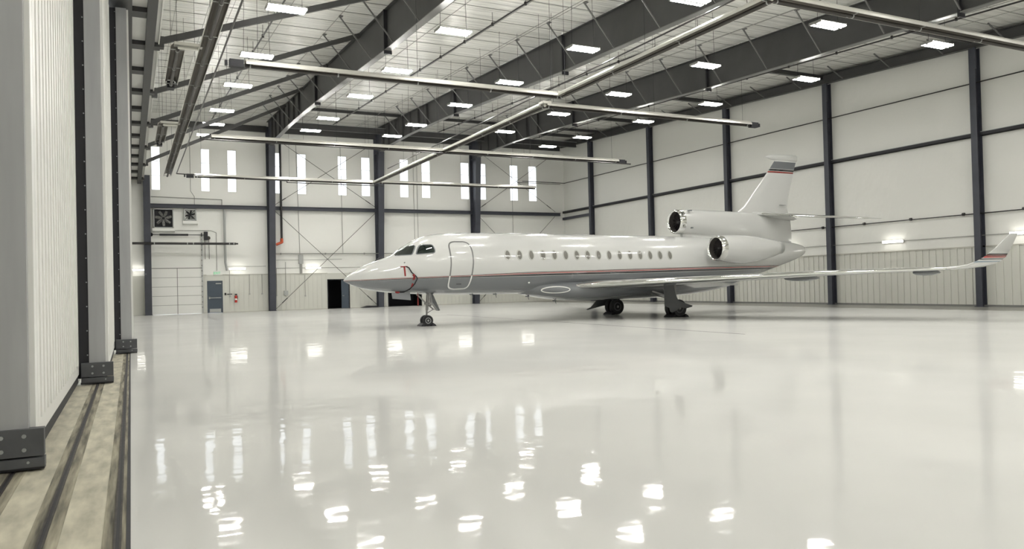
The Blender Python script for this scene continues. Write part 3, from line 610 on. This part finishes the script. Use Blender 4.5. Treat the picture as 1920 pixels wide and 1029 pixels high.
# entry door
d = struct(MB().box((5.09, YW+.0, .01), (6.04, YW+.05, 2.30)).build('door_3', m_doorblue))
MB().box((5.03, YW-.02, 0), (5.09, YW+.2, 2.36)).box((6.04, YW-.02, 0), (6.10, YW+.2, 2.36)).box((5.03, YW-.02, 2.30), (6.10, YW+.2, 2.36)).build('door_frame', m_doorblue, d)
MB().box((5.62, YW-.08, 2.12), (6.0, YW, 2.19)).build('door_closer', m_galv, d)
MB().box((5.14, YW-.09, 1.08), (5.98, YW-.04, 1.13)).box((5.13, YW-.09, 1.03), (5.22, YW, 1.18)).build('push_bar', m_galv, d)
MB().box((5.18, YW-.01, .05), (5.96, YW, .30)).build('kick_plate', m_galv, d)
t = thing('exit_sign', 'small white exit sign with green letters above the slate door', 'sign', (5.72, YW-.05, 2.82))
MB().box((5.49, YW-.09, 2.78), (5.95, YW-.01, 3.06)).build('sign_box', m_white, t)
cu = bpy.data.curves.new('exit_letters', 'FONT'); cu.body = 'EXIT'; cu.size = .23; cu.align_x = 'CENTER'; cu.align_y = 'CENTER'; cu.extrude = .004
tmp = bpy.data.objects.new('tmp', cu); COL.objects.link(tmp); dg = bpy.context.evaluated_depsgraph_get(); dg.update()
me = bpy.data.meshes.new_from_object(tmp.evaluated_get(dg)); bpy.data.objects.remove(tmp)
me.transform(Matrix.Translation((0, -.045, .10)) @ Matrix.Rotation(R(90), 4, 'X')); me.materials.clear(); me.materials.append(m_green)
lo = bpy.data.objects.new('lettering', me); COL.objects.link(lo); lo.parent = t
t = thing('fire_extinguisher', 'red fire extinguisher hanging on the ribbed wall right of the slate door', 'fire extinguisher', (7.0, YW-.12, .7))
MB().cyl((7.0, YW-.14, .72), (7.0, YW-.14, 1.18), .095, n=18).ball((7.0, YW-.14, 1.18), (.095, .095, .07)).build('cylinder', m_red, t, True)
MB().cyl((7.0, YW-.14, .90), (7.0, YW-.14, 1.02), .098, n=18).build('paper_label', m_white, t); MB().cyl((7, YW-.14, 1.22), (7, YW-.14, 1.33), .03).box((6.93, YW-.16, 1.30), (7.10, YW-.12, 1.36)).tube([Vector((7.03, YW-.14, 1.3)), Vector((7.13, YW-.14, 1.2)), Vector((7.12, YW-.14, .95))], .015).build('valve_and_hose', m_black, t)
o = MB().prism([(16.35, 59.6, .0), (17.65, 59.6, .0), (17.65, 59.6, .12), (16.9, 59.6, .16)], (0, .7, 0)).build('wheel_ramp', m_black, None, False, (17.2, 59.6, 0)); tag(o, 'low black wedge ramp on the floor beneath the jet nose, beside middle column', 'ramp')
# ---------------------------------------------------------------- hanging lamps
LX = [4.6, 10.35, 15.7, 21.7, 27.5]; LY = [53.7, 49.0, 44.2, 37.3, 31.4, 25.0, 18.7, 12.4, 6.0, -.5, -7]
def lamp_z(y): return 9.39+.045*y
x, y = LX[0], LY[0]; z = lamp_z(y)
L0 = thing('ceiling_light', 'x', 'ceiling light', (x, y, z), 'hanging twin-tube lights')
MB().box((x-.61, y-.24, z+.03), (x+.61, y+.24, z+.06)).box((x-.61, y-.05, z-.05), (x+.61, y+.03, z+.05)).box((x-.63, y-.26, z-.03), (x-.60, y+.26, z+.06)).box((x+.60, y-.26, z-.03), (x+.63, y+.26, z+.06)).build('reflector_tray', m_conduit, L0)
for s in (-1, 1): MB().box((x-.59, y+s*.165-.075, z-.02), (x+.59, y+s*.165+.075, z+.015)).build('tube', m_tube, L0)
h = MB()
for s in (-1, 1): h.cyl((x+s*.5, y, z+.06), (x+s*.45, y, roof(y)), .007, n=5)
h.build_each('hanging_wire', m_black, L0)
RN = ['the line nearest the doors', 'the second line from the doors', 'the middle line', 'the second line from the right wall', 'the line nearest the right wall']
for i, x in enumerate(LX):
    for j, y in enumerate(LY):
        if (i, j) == (3, 1): continue
        o = L0 if (i, j) == (0, 0) else copy_tree(L0)
        o.location = (x, y, lamp_z(y)); o['label'] = 'bright twin-tube hanging light, %s from the windows in %s' % (ORD[j], RN[i])
# wall lamps
def wlamp(x, y, z, along, label):
    t = thing('wall_light', label, 'wall light', (x, y, z), 'wall-mounted tube lights')
    dx, dy = (.55, 0) if along == 'x' else (0, .55)
    nx, ny = (0, -1) if along == 'x' else (-1, 0)
    c = Vector((x, y, z))
    MB().bar(c-Vector((dx, dy, 0))*1.08+Vector((nx*.05, ny*.05, .0)), c+Vector((dx, dy, 0))*1.08+Vector((nx*.05, ny*.05, 0)), .10, .14).build('housing', m_white, t)
    e = Vector((nx*.15, ny*.15, 0)); MB().bar(c-Vector((dx, dy, 0))+e, c+Vector((dx, dy, 0))+e, .10, .12).build('tube', m_walltube, t)
WL = [(.30, 'at the door corner'), (7.15, 'between slate door and first frame column'), (12.74, 'left of the jet nose'), (19.2, 'hidden behind the cockpit'), (25.4, 'hidden behind the front cabin'), (31.4, 'hidden behind the cabin near the corner')]
for x, l in WL: wlamp(x, YW-.02, 3.22, 'x', 'glowing tube light on the windowed wall, '+l)
for y, l in ((26.8, 'between tail and wing tip columns'), (20.3, 'just above the upturned wing tip'), (33.8, 'hidden behind the jet tail'), (13.5, 'beyond the wing tip')): wlamp(XR-.02, y, 3.3, 'y', 'glowing tube light on the right wall, '+l)

# ================================================================ THE JET
YA = 28.65
jet = thing('business_jet', 'white and grey three-engined business jet with red cheatline parked on the white floor', 'airplane', (XO, YA, 0))
ST = np.array([(7.16, 1.86, 1.84, .01), (7.22, 1.94, 1.79, .08), (7.35, 2.05, 1.73, .19), (7.72, 2.28, 1.57, .42), (8.27, 2.54, 1.44, .66), (8.67, 2.66, 1.38, .80), (9.0, 2.79, 1.34, .90), (9.27, 2.97, 1.32, .97), (9.65, 3.21, 1.29, 1.05), (10.0, 3.41, 1.27, 1.12), (10.36, 3.53, 1.25, 1.17), (10.83, 3.62, 1.23, 1.21), (11.3, 3.66, 1.21, 1.235), (12.2, 3.68, 1.19, 1.25), (13.5, 3.69, 1.17, 1.25), (16.3, 3.67, 1.15, 1.25), (19.5, 3.64, 1.14, 1.25), (22.5, 3.62, 1.15, 1.25), (24.0, 3.60, 1.20, 1.22), (25.5, 3.57, 1.36, 1.13), (27.0, 3.53, 1.62, .97), (28.4, 3.49, 1.95, .77), (29.5, 3.42, 2.24, .56), (30.3, 3.32, 2.47, .38), (30.8, 3.21, 2.66, .24), (31.0, 3.12, 2.80, .14), (31.07, 3.04, 2.92, .05)])
def pchip(X, Y, q):
    h = np.diff(X); dl = np.diff(Y)/h; m_ = np.zeros(len(X)); m_[0], m_[-1] = dl[0], dl[-1]
    for i in range(1, len(X)-1):
        if dl[i-1]*dl[i] > 0:
            w1, w2 = 2*h[i]+h[i-1], h[i]+2*h[i-1]; m_[i] = (w1+w2)/(w1/dl[i-1]+w2/dl[i])
    k = min(max(np.searchsorted(X, q)-1, 0), len(X)-2); t = (q-X[k])/h[k]
    return float((2*t**3-3*t*t+1)*Y[k]+(t**3-2*t*t+t)*h[k]*m_[k]+(-2*t**3+3*t*t)*Y[k+1]+(t**3-t*t)*h[k]*m_[k+1])
def sec(x): return [pchip(ST[:, 0], ST[:, k], x) for k in (1, 2, 3)]
def ering(x, zt, zbm, w, n=64, yc=YA, e=1.0):
    zc, h = (zt+zbm)/2, (zt-zbm)/2; r = []
    for i in range(n):
        a = 2*math.pi*i/n; c, s = math.cos(a), math.sin(a)
        r.append((x, yc+w*math.copysign(abs(c)**e, c), zc+h*math.copysign(abs(s)**e, s)))
    return r
xs = list(np.concatenate([[7.16, 7.18, 7.21, 7.26, 7.33, 7.42, 7.53], np.arange(7.66, 12, .16), np.arange(12, 23, .5), np.arange(23, 30.7, .25), [30.75, 30.85, 30.93, 30.99, 31.04, 31.07]]))
fus = MB().loft([ering(x, *sec(x)) for x in xs]).build('fuselage', m_hull, jet, True)
BF = np.array([(14.2, 1.19, .15), (14.6, 1.13, .5), (15.1, 1.04, .85), (15.8, .92, 1.15), (16.85, .81, 1.38), (18, .78, 1.46), (21, .79, 1.46), (22.7, .86, 1.36), (24.2, 1.0, 1.12), (25.7, 1.23, .72), (26.5, 1.42, .3)])
def bsec(x): return 1.72, pchip(BF[:, 0], BF[:, 1], x), pchip(BF[:, 0], BF[:, 2], x)
bfx = list(np.arange(14.2, 26.5, .25))+[26.5]
MB().loft([ering(x, *bsec(x), n=56, e=.85) for x in bfx]).build('belly_fairing', m_hull, jet, True)
def hw(x, z):
    zt, z0, w = sec(x); zc, h = (zt+z0)/2, (zt-z0)/2; q = 1-((z-zc)/h)**2; r = w*math.sqrt(max(q, 0))
    if 14.3 < x < 26.4:
        zt, z0, w = bsec(x); zc, h = (zt+z0)/2, (zt-z0)/2; q = 1-abs((z-zc)/h)**(2/.85)
        if q > 0: r = max(r, w*q**(.85/2))
    return r
def patch(pts, side, off=.008, cells=6):
    """skin-hugging panel filling a convex outline given as (x, z) on the hull side"""
    cx = sum(p[0] for p in pts)/len(pts); cz = sum(p[1] for p in pts)/len(pts); n = len(pts); b = MB(); rings = []
    for k in range(cells+1):
        t = 1-k/cells if k < cells else .02
        rings.append([(cx+(x-cx)*t, cz+(z-cz)*t) for x, z in pts])
    vs = [(x, YA+side*(hw(x, z)+off), z) for r in rings for x, z in r]
    out_ = [(x, YA+side*(hw(x, z)-.03), z) for x, z in rings[0]]
    fs = [(k*n+i, k*n+(i+1) % n, (k+1)*n+(i+1) % n, (k+1)*n+i) for k in range(cells) for i in range(n)]+[tuple(range(cells*n, cells*n+n))]
    m0 = len(vs); fs += [(i, (i+1) % n, m0+(i+1) % n, m0+i) for i in range(n)]
    return b.add(vs+out_, fs)
def smooth_loop(pts, it=2):
    for _ in range(it):
        q = []
        for i in range(len(pts)):
            a, c = pts[i], pts[(i+1) % len(pts)]; q += [(a[0]*.75+c[0]*.25, a[1]*.75+c[1]*.25), (a[0]*.25+c[0]*.75, a[1]*.25+c[1]*.75)]
        pts = q
    return pts
def dens(pts, d=.06):
    q = []
    for i in range(len(pts)):
        a, c = pts[i], pts[(i+1) % len(pts)]; n = max(1, int(math.dist(a, c)/d)); q += [(a[0]+(c[0]-a[0])*k/n, a[1]+(c[1]-a[1])*k/n) for k in range(n)]
    return q
def ringpatch(pts, side, wd, off=.006):
    n = len(pts); cx = sum(p[0] for p in pts)/n; cz = sum(p[1] for p in pts)/n; o_, i_ = [], []
    for k in range(n):
        a, c = pts[k-1], pts[(k+1) % n]; tx, tz = c[0]-a[0], c[1]-a[1]; l = math.hypot(tx, tz) or 1; nx, nz = tz/l, -tx/l
        if (pts[k][0]-cx)*nx+(pts[k][1]-cz)*nz < 0: nx, nz = -nx, -nz
        o_.append((pts[k][0]+nx*wd/2, pts[k][1]+nz*wd/2)); i_.append((pts[k][0]-nx*wd/2, pts[k][1]-nz*wd/2))
    def S(L, f): return [(x, YA+side*(hw(x, z)+f), z) for x, z in L]
    return MB().loft([S(o_, -.02), S(o_, off), S(i_, off), S(i_, -.02)], False)
for side in (-1, 1):
    for pts in ([(9.02, 2.765), (9.26, 2.955), (9.60, 3.165), (9.82, 3.16), (9.74, 3.01), (9.59, 2.775)],
                [(9.73, 2.785), (9.84, 3.01), (9.96, 3.155), (10.38, 3.16), (10.44, 3.08), (10.455, 2.90), (10.40, 2.83)]):
        pl = smooth_loop(dens(pts, .12), 1)
        w_ = patch(pl, side).build('cockpit_window', m_cockpit, jet, True)
        ringpatch(pl, side, .035, .012).build('window_seal', m_jetgrey, w_, True)
    for k in range(16):
        x = 13.46+.5355*k; z = 2.73-.003*k
        pl = [(x+.118*math.cos(a)*(1), z+.195*math.sin(a)) for a in [2*math.pi*i/20 for i in range(20)]]
        w_ = patch(pl, side, .004, 3).build('cabin_window', m_cabin, jet, True)
        ringpatch(pl, side, .04, .011).build('window_rim', m_winring, w_, True)
dpts = [(11.03, 3.10), (11.10, 3.22), (11.25, 3.27), (11.70, 3.27), (11.85, 3.21), (11.92, 3.08), (11.95, 2.9), (11.96, 2.48), (11.93, 2.1), (11.90, 1.70), (11.87, 1.50), (11.76, 1.43), (11.30, 1.42), (11.12, 1.46), (11.03, 1.56), (11.01, 1.8), (11.02, 2.1), (11.04, 2.49), (11.03, 2.9)]
dr = ringpatch(smooth_loop(dens(dpts, .15), 1), -1, .05, .008).build('cabin_door', m_ring, jet, True)
MB().box((11.35, YA-hw(11.4, 1.62)-.012, 1.60), (11.55, YA-hw(11.4, 1.62)+.02, 1.63)).build('door_handle', m_black, dr)
# front windscreen panes wrapping the nose top (far pane mirrors the near one), small probes and vents
def dot(x, z, r, m_, nm, side=-1):
    y = YA+side*hw(x, z); MB().ball((x, y, z), (r, r*.35, r)).build(nm, m_, jet, True)
dot(9.28, 2.47, .03, m_jetgrey, 'sensor_port'); dot(14.52, 1.62, .045, m_white, 'drain_mast'); dot(28.6, 3.06, .12, m_black, 'exhaust_port')
e_ = ringpatch([(15.7+.56*math.cos(a), 1.29+.13*math.sin(a)) for a in [2*math.pi*i/28 for i in range(28)]], -1, .035, .02).build('inlet_rim', m_white, jet, True)
patch([(15.7+.54*math.cos(a), 1.29+.12*math.sin(a)) for a in [2*math.pi*i/28 for i in range(28)]], -1, .006).build('inlet_scoop', m_jetgrey, e_, True)
for x, z in ((14.9, 1.02), (16.2, .80), (12.35, 1.17), (13.4, 1.15)):
    MB().cyl((x, YA-.1, z+.08), (x+.05, YA-.1, z-.12), .02, .01, 8).box((x-.1, YA-.12, z+.0), (x+.06, YA-.08, z+.05)).build('antenna', m_jetgrey, jet)
MB().bar((8.35, YA-.2, 2.58), (8.62, YA-.2, 2.74), .05, .03).build('wiper', m_black, jet)
# ---- wings
def airfoil(n=18):
    xs_ = [.5*(1-math.cos(math.pi*i/n)) for i in range(n+1)]
    def th(x): return 5*(.2969*math.sqrt(x)-.126*x-.3516*x*x+.2843*x**3-.1036*x**4)
    return [(x, th(x)) for x in xs_[::-1]]+[(x, -th(x)*.8) for x in xs_[1:-1]]
AF = airfoil()
def wring(st, side, x0=0, x1=1, off=0):
    d_, xle, ch, z, tc, cant = st; c, s = math.cos(R(cant)), math.sin(R(cant)); r = []
    for (u, t) in AF:
        tt = t*tc*ch+(off if t >= 0 else -off); r.append((xle+u*ch-(off if u < .2 else 0), YA+side*(d_-tt*s), z+tt*c))
    return r
WS = [(.5, 15.95, 7.0, 1.32, .075, 0), (1.2, 16.50, 6.05, 1.41, .08, 0), (2.2, 17.22, 5.2, 1.45, .08, 0), (4.2, 18.68, 4.15, 1.53, .08, 0), (6.4, 20.22, 3.40, 1.60, .08, 0), (8.6, 21.77, 2.70, 1.68, .085, 0), (10.5, 23.10, 2.10, 1.71, .085, 0), (12.2, 24.28, 1.55, 1.74, .085, 2)]
WT = [(12.2, 24.28, 1.55, 1.74, .085, 2), (12.45, 24.46, 1.47, 1.765, .085, 14), (12.70, 24.66, 1.38, 1.83, .085, 32), (12.88, 24.86, 1.28, 1.94, .085, 50), (13.00, 25.05, 1.18, 2.07, .08, 64), (13.12, 25.42, .90, 2.34, .08, 74), (13.25, 26.05, .45, 2.82, .08, 76), (13.26, 26.12, .36, 2.85, .06, 76)]
def interp_st(L, nsub):
    o = []
    for a, c in zip(L[:-1], L[1:]):
        for k in range(nsub): t = k/nsub; o.append(tuple(a[i]+(c[i]-a[i])*t for i in range(6)))
    return o+[L[-1]]
for side in (-1, 1):
    wb = MB().loft([wring(s_, side) for s_ in interp_st(WS, 2)])
    wb.mi = [1 if (k % len(AF)) >= 18 and k < len(wb.f)-2 else 0 for k in range(len(wb.f))]
    wg = wb.build('wing', [m_jetwhite, m_jetgrey], jet, True)
    MB().loft([wring(s_, side) for s_ in interp_st(WT, 3)]).build('winglet', m_winglet, wg, True)
    # polished leading edge skin
    le = [s_ for s_ in interp_st(WS, 2) if s_[0] >= 1.2]; nA = len(AF); idx = [i for i in range(nA) if AF[i][0] < .085]
    lr = []
    for s_ in le:
        rg = wring(s_, side, off=.006); lr.append([rg[i] for i in idx])
    MB().loft(lr, False, False).build('leading_edge', m_chrome, wg, True)
    for d_, l_, nm in ((7.0, 1.9, 0), (11.1, 1.5, 1)):
        s_ = [np.interp(d_, [q[0] for q in WS], [q[k] for q in WS]) for k in range(6)]
        te = s_[1]+s_[2]; MB().ball((te-.55, YA+side*d_, s_[3]-.10), (l_/2, .10, .11), 20, 12).build('flap_fairing', m_jetgrey, wg, True)
    MB().prism([(20.9, YA+side*1.5, 1.33), (22.4, YA+side*1.5, 1.20), (22.9, YA+side*3.9, 1.30), (21.9, YA+side*3.9, 1.42)], (0, 0, .03)).build('flap', m_jetwhite, wg)
# ---- engines
def rev(yc, zc, prof, n=40): return [[(x, yc+r*math.cos(2*math.pi*i/n), zc+r*math.sin(2*math.pi*i/n)+dz) for i in range(n)] for x, r, dz in prof]
def engine(yc, zc, xf, name, parent, body):
    MB().loft(rev(yc, zc, [(xf+.30, .575, 0), (xf+.14, .565, 0), (xf+.04, .54, 0), (xf, .505, 0), (xf+.02, .475, 0), (xf+.07, .455, 0)]), False).build('intake_lip', m_chrome, parent, True)
    if body: MB().loft(rev(yc, zc, [(xf+.55, .45, 0), (xf+.07, .456, 0)]), False).build('intake_duct', m_intake, parent, True)
    f = MB().loft(rev(yc, zc, [(xf+.34, .448, 0), (xf+.42, .448, 0)]), True).build('fan_disc', m_fan, parent)
    fb = MB()
    for k in range(20):
        a = 2*math.pi*k/20; ca, sa = math.cos(a), math.sin(a)
        def P(r, s, x): return (x, yc+r*ca-s*sa, zc+r*sa+s*ca)
        fb.prism([P(.13, -.01, xf+.30), P(.43, -.03, xf+.26), P(.43, .02, xf+.33), P(.13, .01, xf+.34)], (.008, 0, 0))
    fb.build('fan_blades', m_blade, f)
    MB().loft(rev(yc, zc, [(xf+.16, .005, 0), (xf+.20, .06, 0), (xf+.30, .12, 0), (xf+.36, .13, 0)])).build('spinner', m_fan, f, True)
for side in (-1, 1):
    yc = YA+side*1.95; zc = 2.95; xf = 23.42
    nac = MB().loft(rev(yc, zc, [(xf+.28, .572, 0), (xf+.6, .61, -.01), (xf+1.1, .64, -.03), (xf+1.6, .64, -.04), (xf+2.2, .60, -.04), (xf+2.8, .52, -.02), (xf+3.4, .41, .0), (xf+3.7, .34, .02), (xf+3.72, .05, .02)]), False).build('engine_nacelle', m_jetwhite, jet, True)
    engine(yc, zc, xf, 'side', nac, True)
    MB().loft([[(x, YA+side*yy, z) for x, z in ((24.3, 3.0), (24.6, 3.16), (26.4, 3.13), (26.9, 3.02), (26.4, 2.9), (24.6, 2.88))] for yy in (.7, 1.6)]).build('pylon', m_jetwhite, nac)
    MB().loft(rev(yc, zc+.02, [(xf+3.68, .33, 0), (xf+4.0, .27, 0), (xf+4.0, .24, 0), (xf+3.7, .26, 0)]), True).build('exhaust_nozzle', m_galv, nac, True)
xf = 22.72; yc = YA; zc = 4.29
DU = [(xf+.28, 4.862, 3.718, .572), (23.5, 4.875, 3.68, .58), (24.2, 4.87, 3.60, .585), (25.0, 4.86, 3.45, .58), (26.0, 4.845, 3.3, .55), (27.0, 4.83, 3.2, .49), (28.0, 4.80, 3.1, .40), (29.0, 4.72, 3.0, .28), (29.8, 4.60, 2.95, .16), (30.08, 4.5, 2.95, .09), (30.09, 4.0, 3.5, .01)]
cen = MB().loft([ering(x, a, c, w, 48) for x, a, c, w in DU], False).build('tail_engine_duct', m_jetwhite, jet, True)
engine(yc, zc, xf, 'tail', cen, True)
MB().loft([ering(x, 3.82, 3.3, w, 24) for x, w in ((23.15, .10), (23.3, .24), (23.8, .34), (24.6, .38), (25.6, .40))]).build('duct_saddle', m_jetwhite, cen, True)
for x, z in ((23.25, 4.75), (23.3, 3.95)): MB().box((x, YA-.56, z), (x+.1, YA-.36, z+.06)).build('vent', m_jetgrey, cen)
# ---- fin
def finring(xle, xte, z, th): 
    ch = xte-xle; return [(xle+u*ch, YA+(t*th*ch), z) for u, t in AF]
FN = [(26.2, 30.10, 4.60, .08), (27.02, 29.90, 5.10, .085), (27.5, 30.03, 5.62, .085), (28.1, 30.22, 6.27, .085), (28.68, 30.42, 6.9, .085), (29.12, 30.62, 7.43, .085), (29.20, 30.66, 7.55, .085)]
fin = MB().loft([finring(*q) for q in FN]).build('tail_fin', m_fin, jet, True)
MB().loft([finring(x0_, x1_, z, .08) for x0_, x1_, z in ((28.9, 30.02, 3.45), (28.9, 30.08, 4.0), (28.9, 30.16, 4.62))]).build('rudder_base', m_jetwhite, jet, True)
MB().loft([ering(x, 7.64+h_, 7.64-h_*1.0, w_, 20) for x, h_, w_ in ((28.55, .01, .01), (28.66, .06, .04), (28.95, .13, .07), (29.5, .165, .09), (30.2, .17, .07), (30.66, .15, .03), (30.72, .12, .01))]).build('fin_cap', m_jetwhite, jet, True)
MB().box((29.35, YA-.13, 5.22), (29.72, YA-.02, 5.235)).build('rudder_gap', m_jetgrey, fin)
# ---- tailplane
TS = [(0.0, 27.5, 2.9, 4.74, .085, 0), (.35, 27.85, 2.6, 4.71, .085, 0), (1.8, 29.05, 1.95, 4.52, .085, 0), (3.75, 30.75, 1.25, 4.27, .08, 0), (3.9, 30.98, 1.05, 4.25, .06, 0)]
for side in (-1, 1):
    sb = MB().loft([wring(s_, side) for s_ in interp_st(TS, 3)]).build('tailplane', m_jetwhite, jet, True)
    rr_ = []
    for s_ in interp_st(TS[1:], 3):
        rg = wring(s_, side, off=.005); rr_.append([rg[i] for i in idx])
    MB().loft(rr_, False, False).build('leading_edge', m_chrome, sb, True)
MB().loft([ering(x, z+h_, z-h_, w_, 24) for x, z, h_, w_ in ((27.25, 4.80, .01, .01), (27.45, 4.79, .07, .12), (28.0, 4.76, .13, .26), (28.9, 4.70, .18, .33), (29.7, 4.62, .17, .28), (30.3, 4.56, .10, .15), (30.55, 4.54, .02, .03))]).build('tailplane_fairing', m_jetwhite, jet, True)
# ---- landing gear
def wheel(x, y, r, w, parent, hubm):
    b = MB(); n = 40
    prof = [(-w/2*.75, r*.58), (-w/2, r*.72), (-w/2*.96, r*.90), (-w/2*.6, r*.985), (0, r), (w/2*.6, r*.985), (w/2*.96, r*.90), (w/2, r*.72), (w/2*.75, r*.58)]
    b.loft([[(x+q*math.cos(2*math.pi*i/n), y+dy, r+q*math.sin(2*math.pi*i/n)) for i in range(n)] for dy, q in prof], True)
    t = b.build('tyre', m_tyre, parent, True)
    h = MB()
    for s in (-1, 1):
        h.loft([[(x+q*math.cos(2*math.pi*i/n), y+s*dy, r+q*math.sin(2*math.pi*i/n)) for i in range(n)] for dy, q in ((w*.30, r*.56), (w*.42, r*.54), (w*.42, r*.46), (w*.33, r*.40), (w*.34, r*.2), (w*.48, r*.16), (w*.49, r*.02))], True)
    h.build('wheel_hub', hubm, parent, True)
ng = MB().cyl((XO+.06, YA, 1.4), (XO, YA, .62), .055, n=16).cyl((XO, YA, .66), (XO-.02, YA, .22), .036, n=14).cyl((XO-.02, YA-.13, .22), (XO-.02, YA+.13, .22), .035, n=12)
ng.bar((XO-.46, YA, 1.32), (XO-.02, YA, .88), .06, .05).bar((XO+.02, YA+.05, .86), (XO+.28, YA+.05, .66), .04, .04).bar((XO+.28, YA, .66), (XO+.0, YA, .50), .05, .03).box((XO-.08, YA-.09, .84), (XO+.08, YA+.09, .92))
ng.cyl((XO+.1, YA-.08, 1.1), (XO+.12, YA-.08, .72), .02).ball((XO+.13, YA-.07, .82), .045).tube([Vector((XO+.05, YA-.09, .8)), Vector((XO+.2, YA-.1, .66)), Vector((XO+.33, YA-.1, .64))], .015)
nose_gear = ng.build('nose_gear', m_gear, jet, True)
for s in (-1, 1): wheel(XO-.02, YA+s*.135, .215, .15, nose_gear, m_hub)
MB().prism([(XO+.15, YA-.14, 1.24), (XO+.22, YA-.14, 1.24), (XO+.50, YA-.14, .60), (XO+.44, YA-.14, .58), (XO+.20, YA-.14, .92)], (0, .28, 0)).build('gear_door', m_geardoor, nose_gear)
MB().prism([(8.92, YA-.33, 1.36), (9.66, YA-.33, 1.33), (9.66, YA-.40, 1.04), (8.93, YA-.40, 1.12)], (0, .02, 0)).build('gear_door', m_jetgrey, nose_gear)
sst = MB().cyl((10.02, YA-.2, 1.28), (10.02, YA-.2, .80), .012, n=8).box((10.0, YA-.215, .84), (10.04, YA-.19, 1.1)).build('hanging_tag', m_redweb, nose_gear)
for side, yc in ((-1, 26.33), (1, 30.97)):
    X = 20.85; g = MB()
    g.cyl((X-.05, yc, 1.4), (X-.02, yc, .42), .085, n=16).cyl((X, yc-.32, .375), (X, yc+.32, .375), .05, n=14).bar((X-.75, yc-side*.6, 1.12), (X-.08, yc, .80), .06, .06).bar((X-.45, yc-side*.2, 1.25), (X-.32, yc-side*.1, .85), .07, .07)
    g.tube([Vector((X-.9, yc-side*.5, 1.0)), Vector((X-.5, yc-side*.2, .86)), Vector((X-.15, yc, .72))], .02)
    mg = g.build('main_gear', m_gear, jet, True)
    for s in (-1, 1): wheel(X, yc+s*.20, .375, .23, mg, m_hubdark)
    if side < 0:
        y0 = yc-.40
        MB().prism([(19.97, y0, 1.34), (20.48, y0, 1.34), (20.55, y0, 1.0), (20.68, y0, .74), (21.02, y0, .60), (21.44, y0, .47), (21.42, y0, .42), (21.12, y0, .36), (20.80, y0, .42), (20.62, y0, .30), (20.40, y0, .22), (20.28, y0, .24), (20.22, y0, .42), (19.99, y0, .50)], (0, .035, 0)).build('gear_door', m_geardoor, mg)
    else:
        y0 = yc+.42
        MB().prism([(19.52, y0, .27), (19.80, y0, .38), (20.10, y0, .66), (20.2, y0, .9), (20.9, y0, .95), (20.9, y0, .45), (20.5, y0, .42), (19.62, y0, .25)], (0, .035, 0)).build('gear_door', m_geardoor, mg)
# ---- chocks and covers: things of their own
def chock(x, y, w, s, label):
    o = MB().prism([(x, y-w/2, 0), (x+s*.19, y-w/2, 0), (x+s*.15, y-w/2, .06), (x+s*.04, y-w/2, .13)], (0, w, 0)).cyl((x+s*.1, y-w/2-.03, .06), (x+s*.1, y+w/2+.03, .06), .015)
    tag(o.build('wheel_chock', m_black, None, False, (x, y, 0)), label, 'wheel chock', 'black wheel chocks')
chock(XO-.15, YA, .5, -1, 'black rubber chock in front of the nose wheel'); chock(XO+.11, YA, .5, 1, 'black rubber chock behind the nose wheel')
chock(20.85+.22, 26.33, .75, 1, 'black rubber chock behind the near main wheel'); chock(20.85-.22, 30.97, .75, -1, 'black rubber chock ahead of the far main wheel')
chock(20.85-.22, 26.33, .6, -1, 'black rubber chock ahead of the near main wheel')
t = thing('probe_cover', 'red probe covers with black cord hanging on the jet nose side', 'probe cover', (9.3, YA-.95, 2.3))
def onskin(x, z, f=.03): return Vector((x, YA-hw(x, z)-f, z))
MB().bar(onskin(9.24, 2.32), onskin(9.27, 1.96), .06, .012, (0, 1, 0)).build('red_streamer', m_redweb, t)
MB().bar(onskin(9.62, 1.97), onskin(9.60, 1.55), .075, .012, (0, 1, 0)).build('red_streamer', m_redweb, t)
MB().ball(onskin(9.16, 1.36, .05), (.10, .05, .05)).ball(onskin(9.58, 1.99, .05), (.05, .04, .05)).bar(onskin(9.10, 2.325), onskin(9.36, 2.325), .03, .03).build('red_cap', m_redweb, t, True)
MB().tube([onskin(9.30, 2.33), onskin(9.40, 2.28), onskin(9.50, 2.10), onskin(9.68, 1.95), onskin(9.74, 1.86), onskin(9.68, 1.66), onskin(9.55, 1.46), onskin(9.40, 1.36, .06), onskin(9.18, 1.35, .06)], .022).build('cord', m_black, t, True)
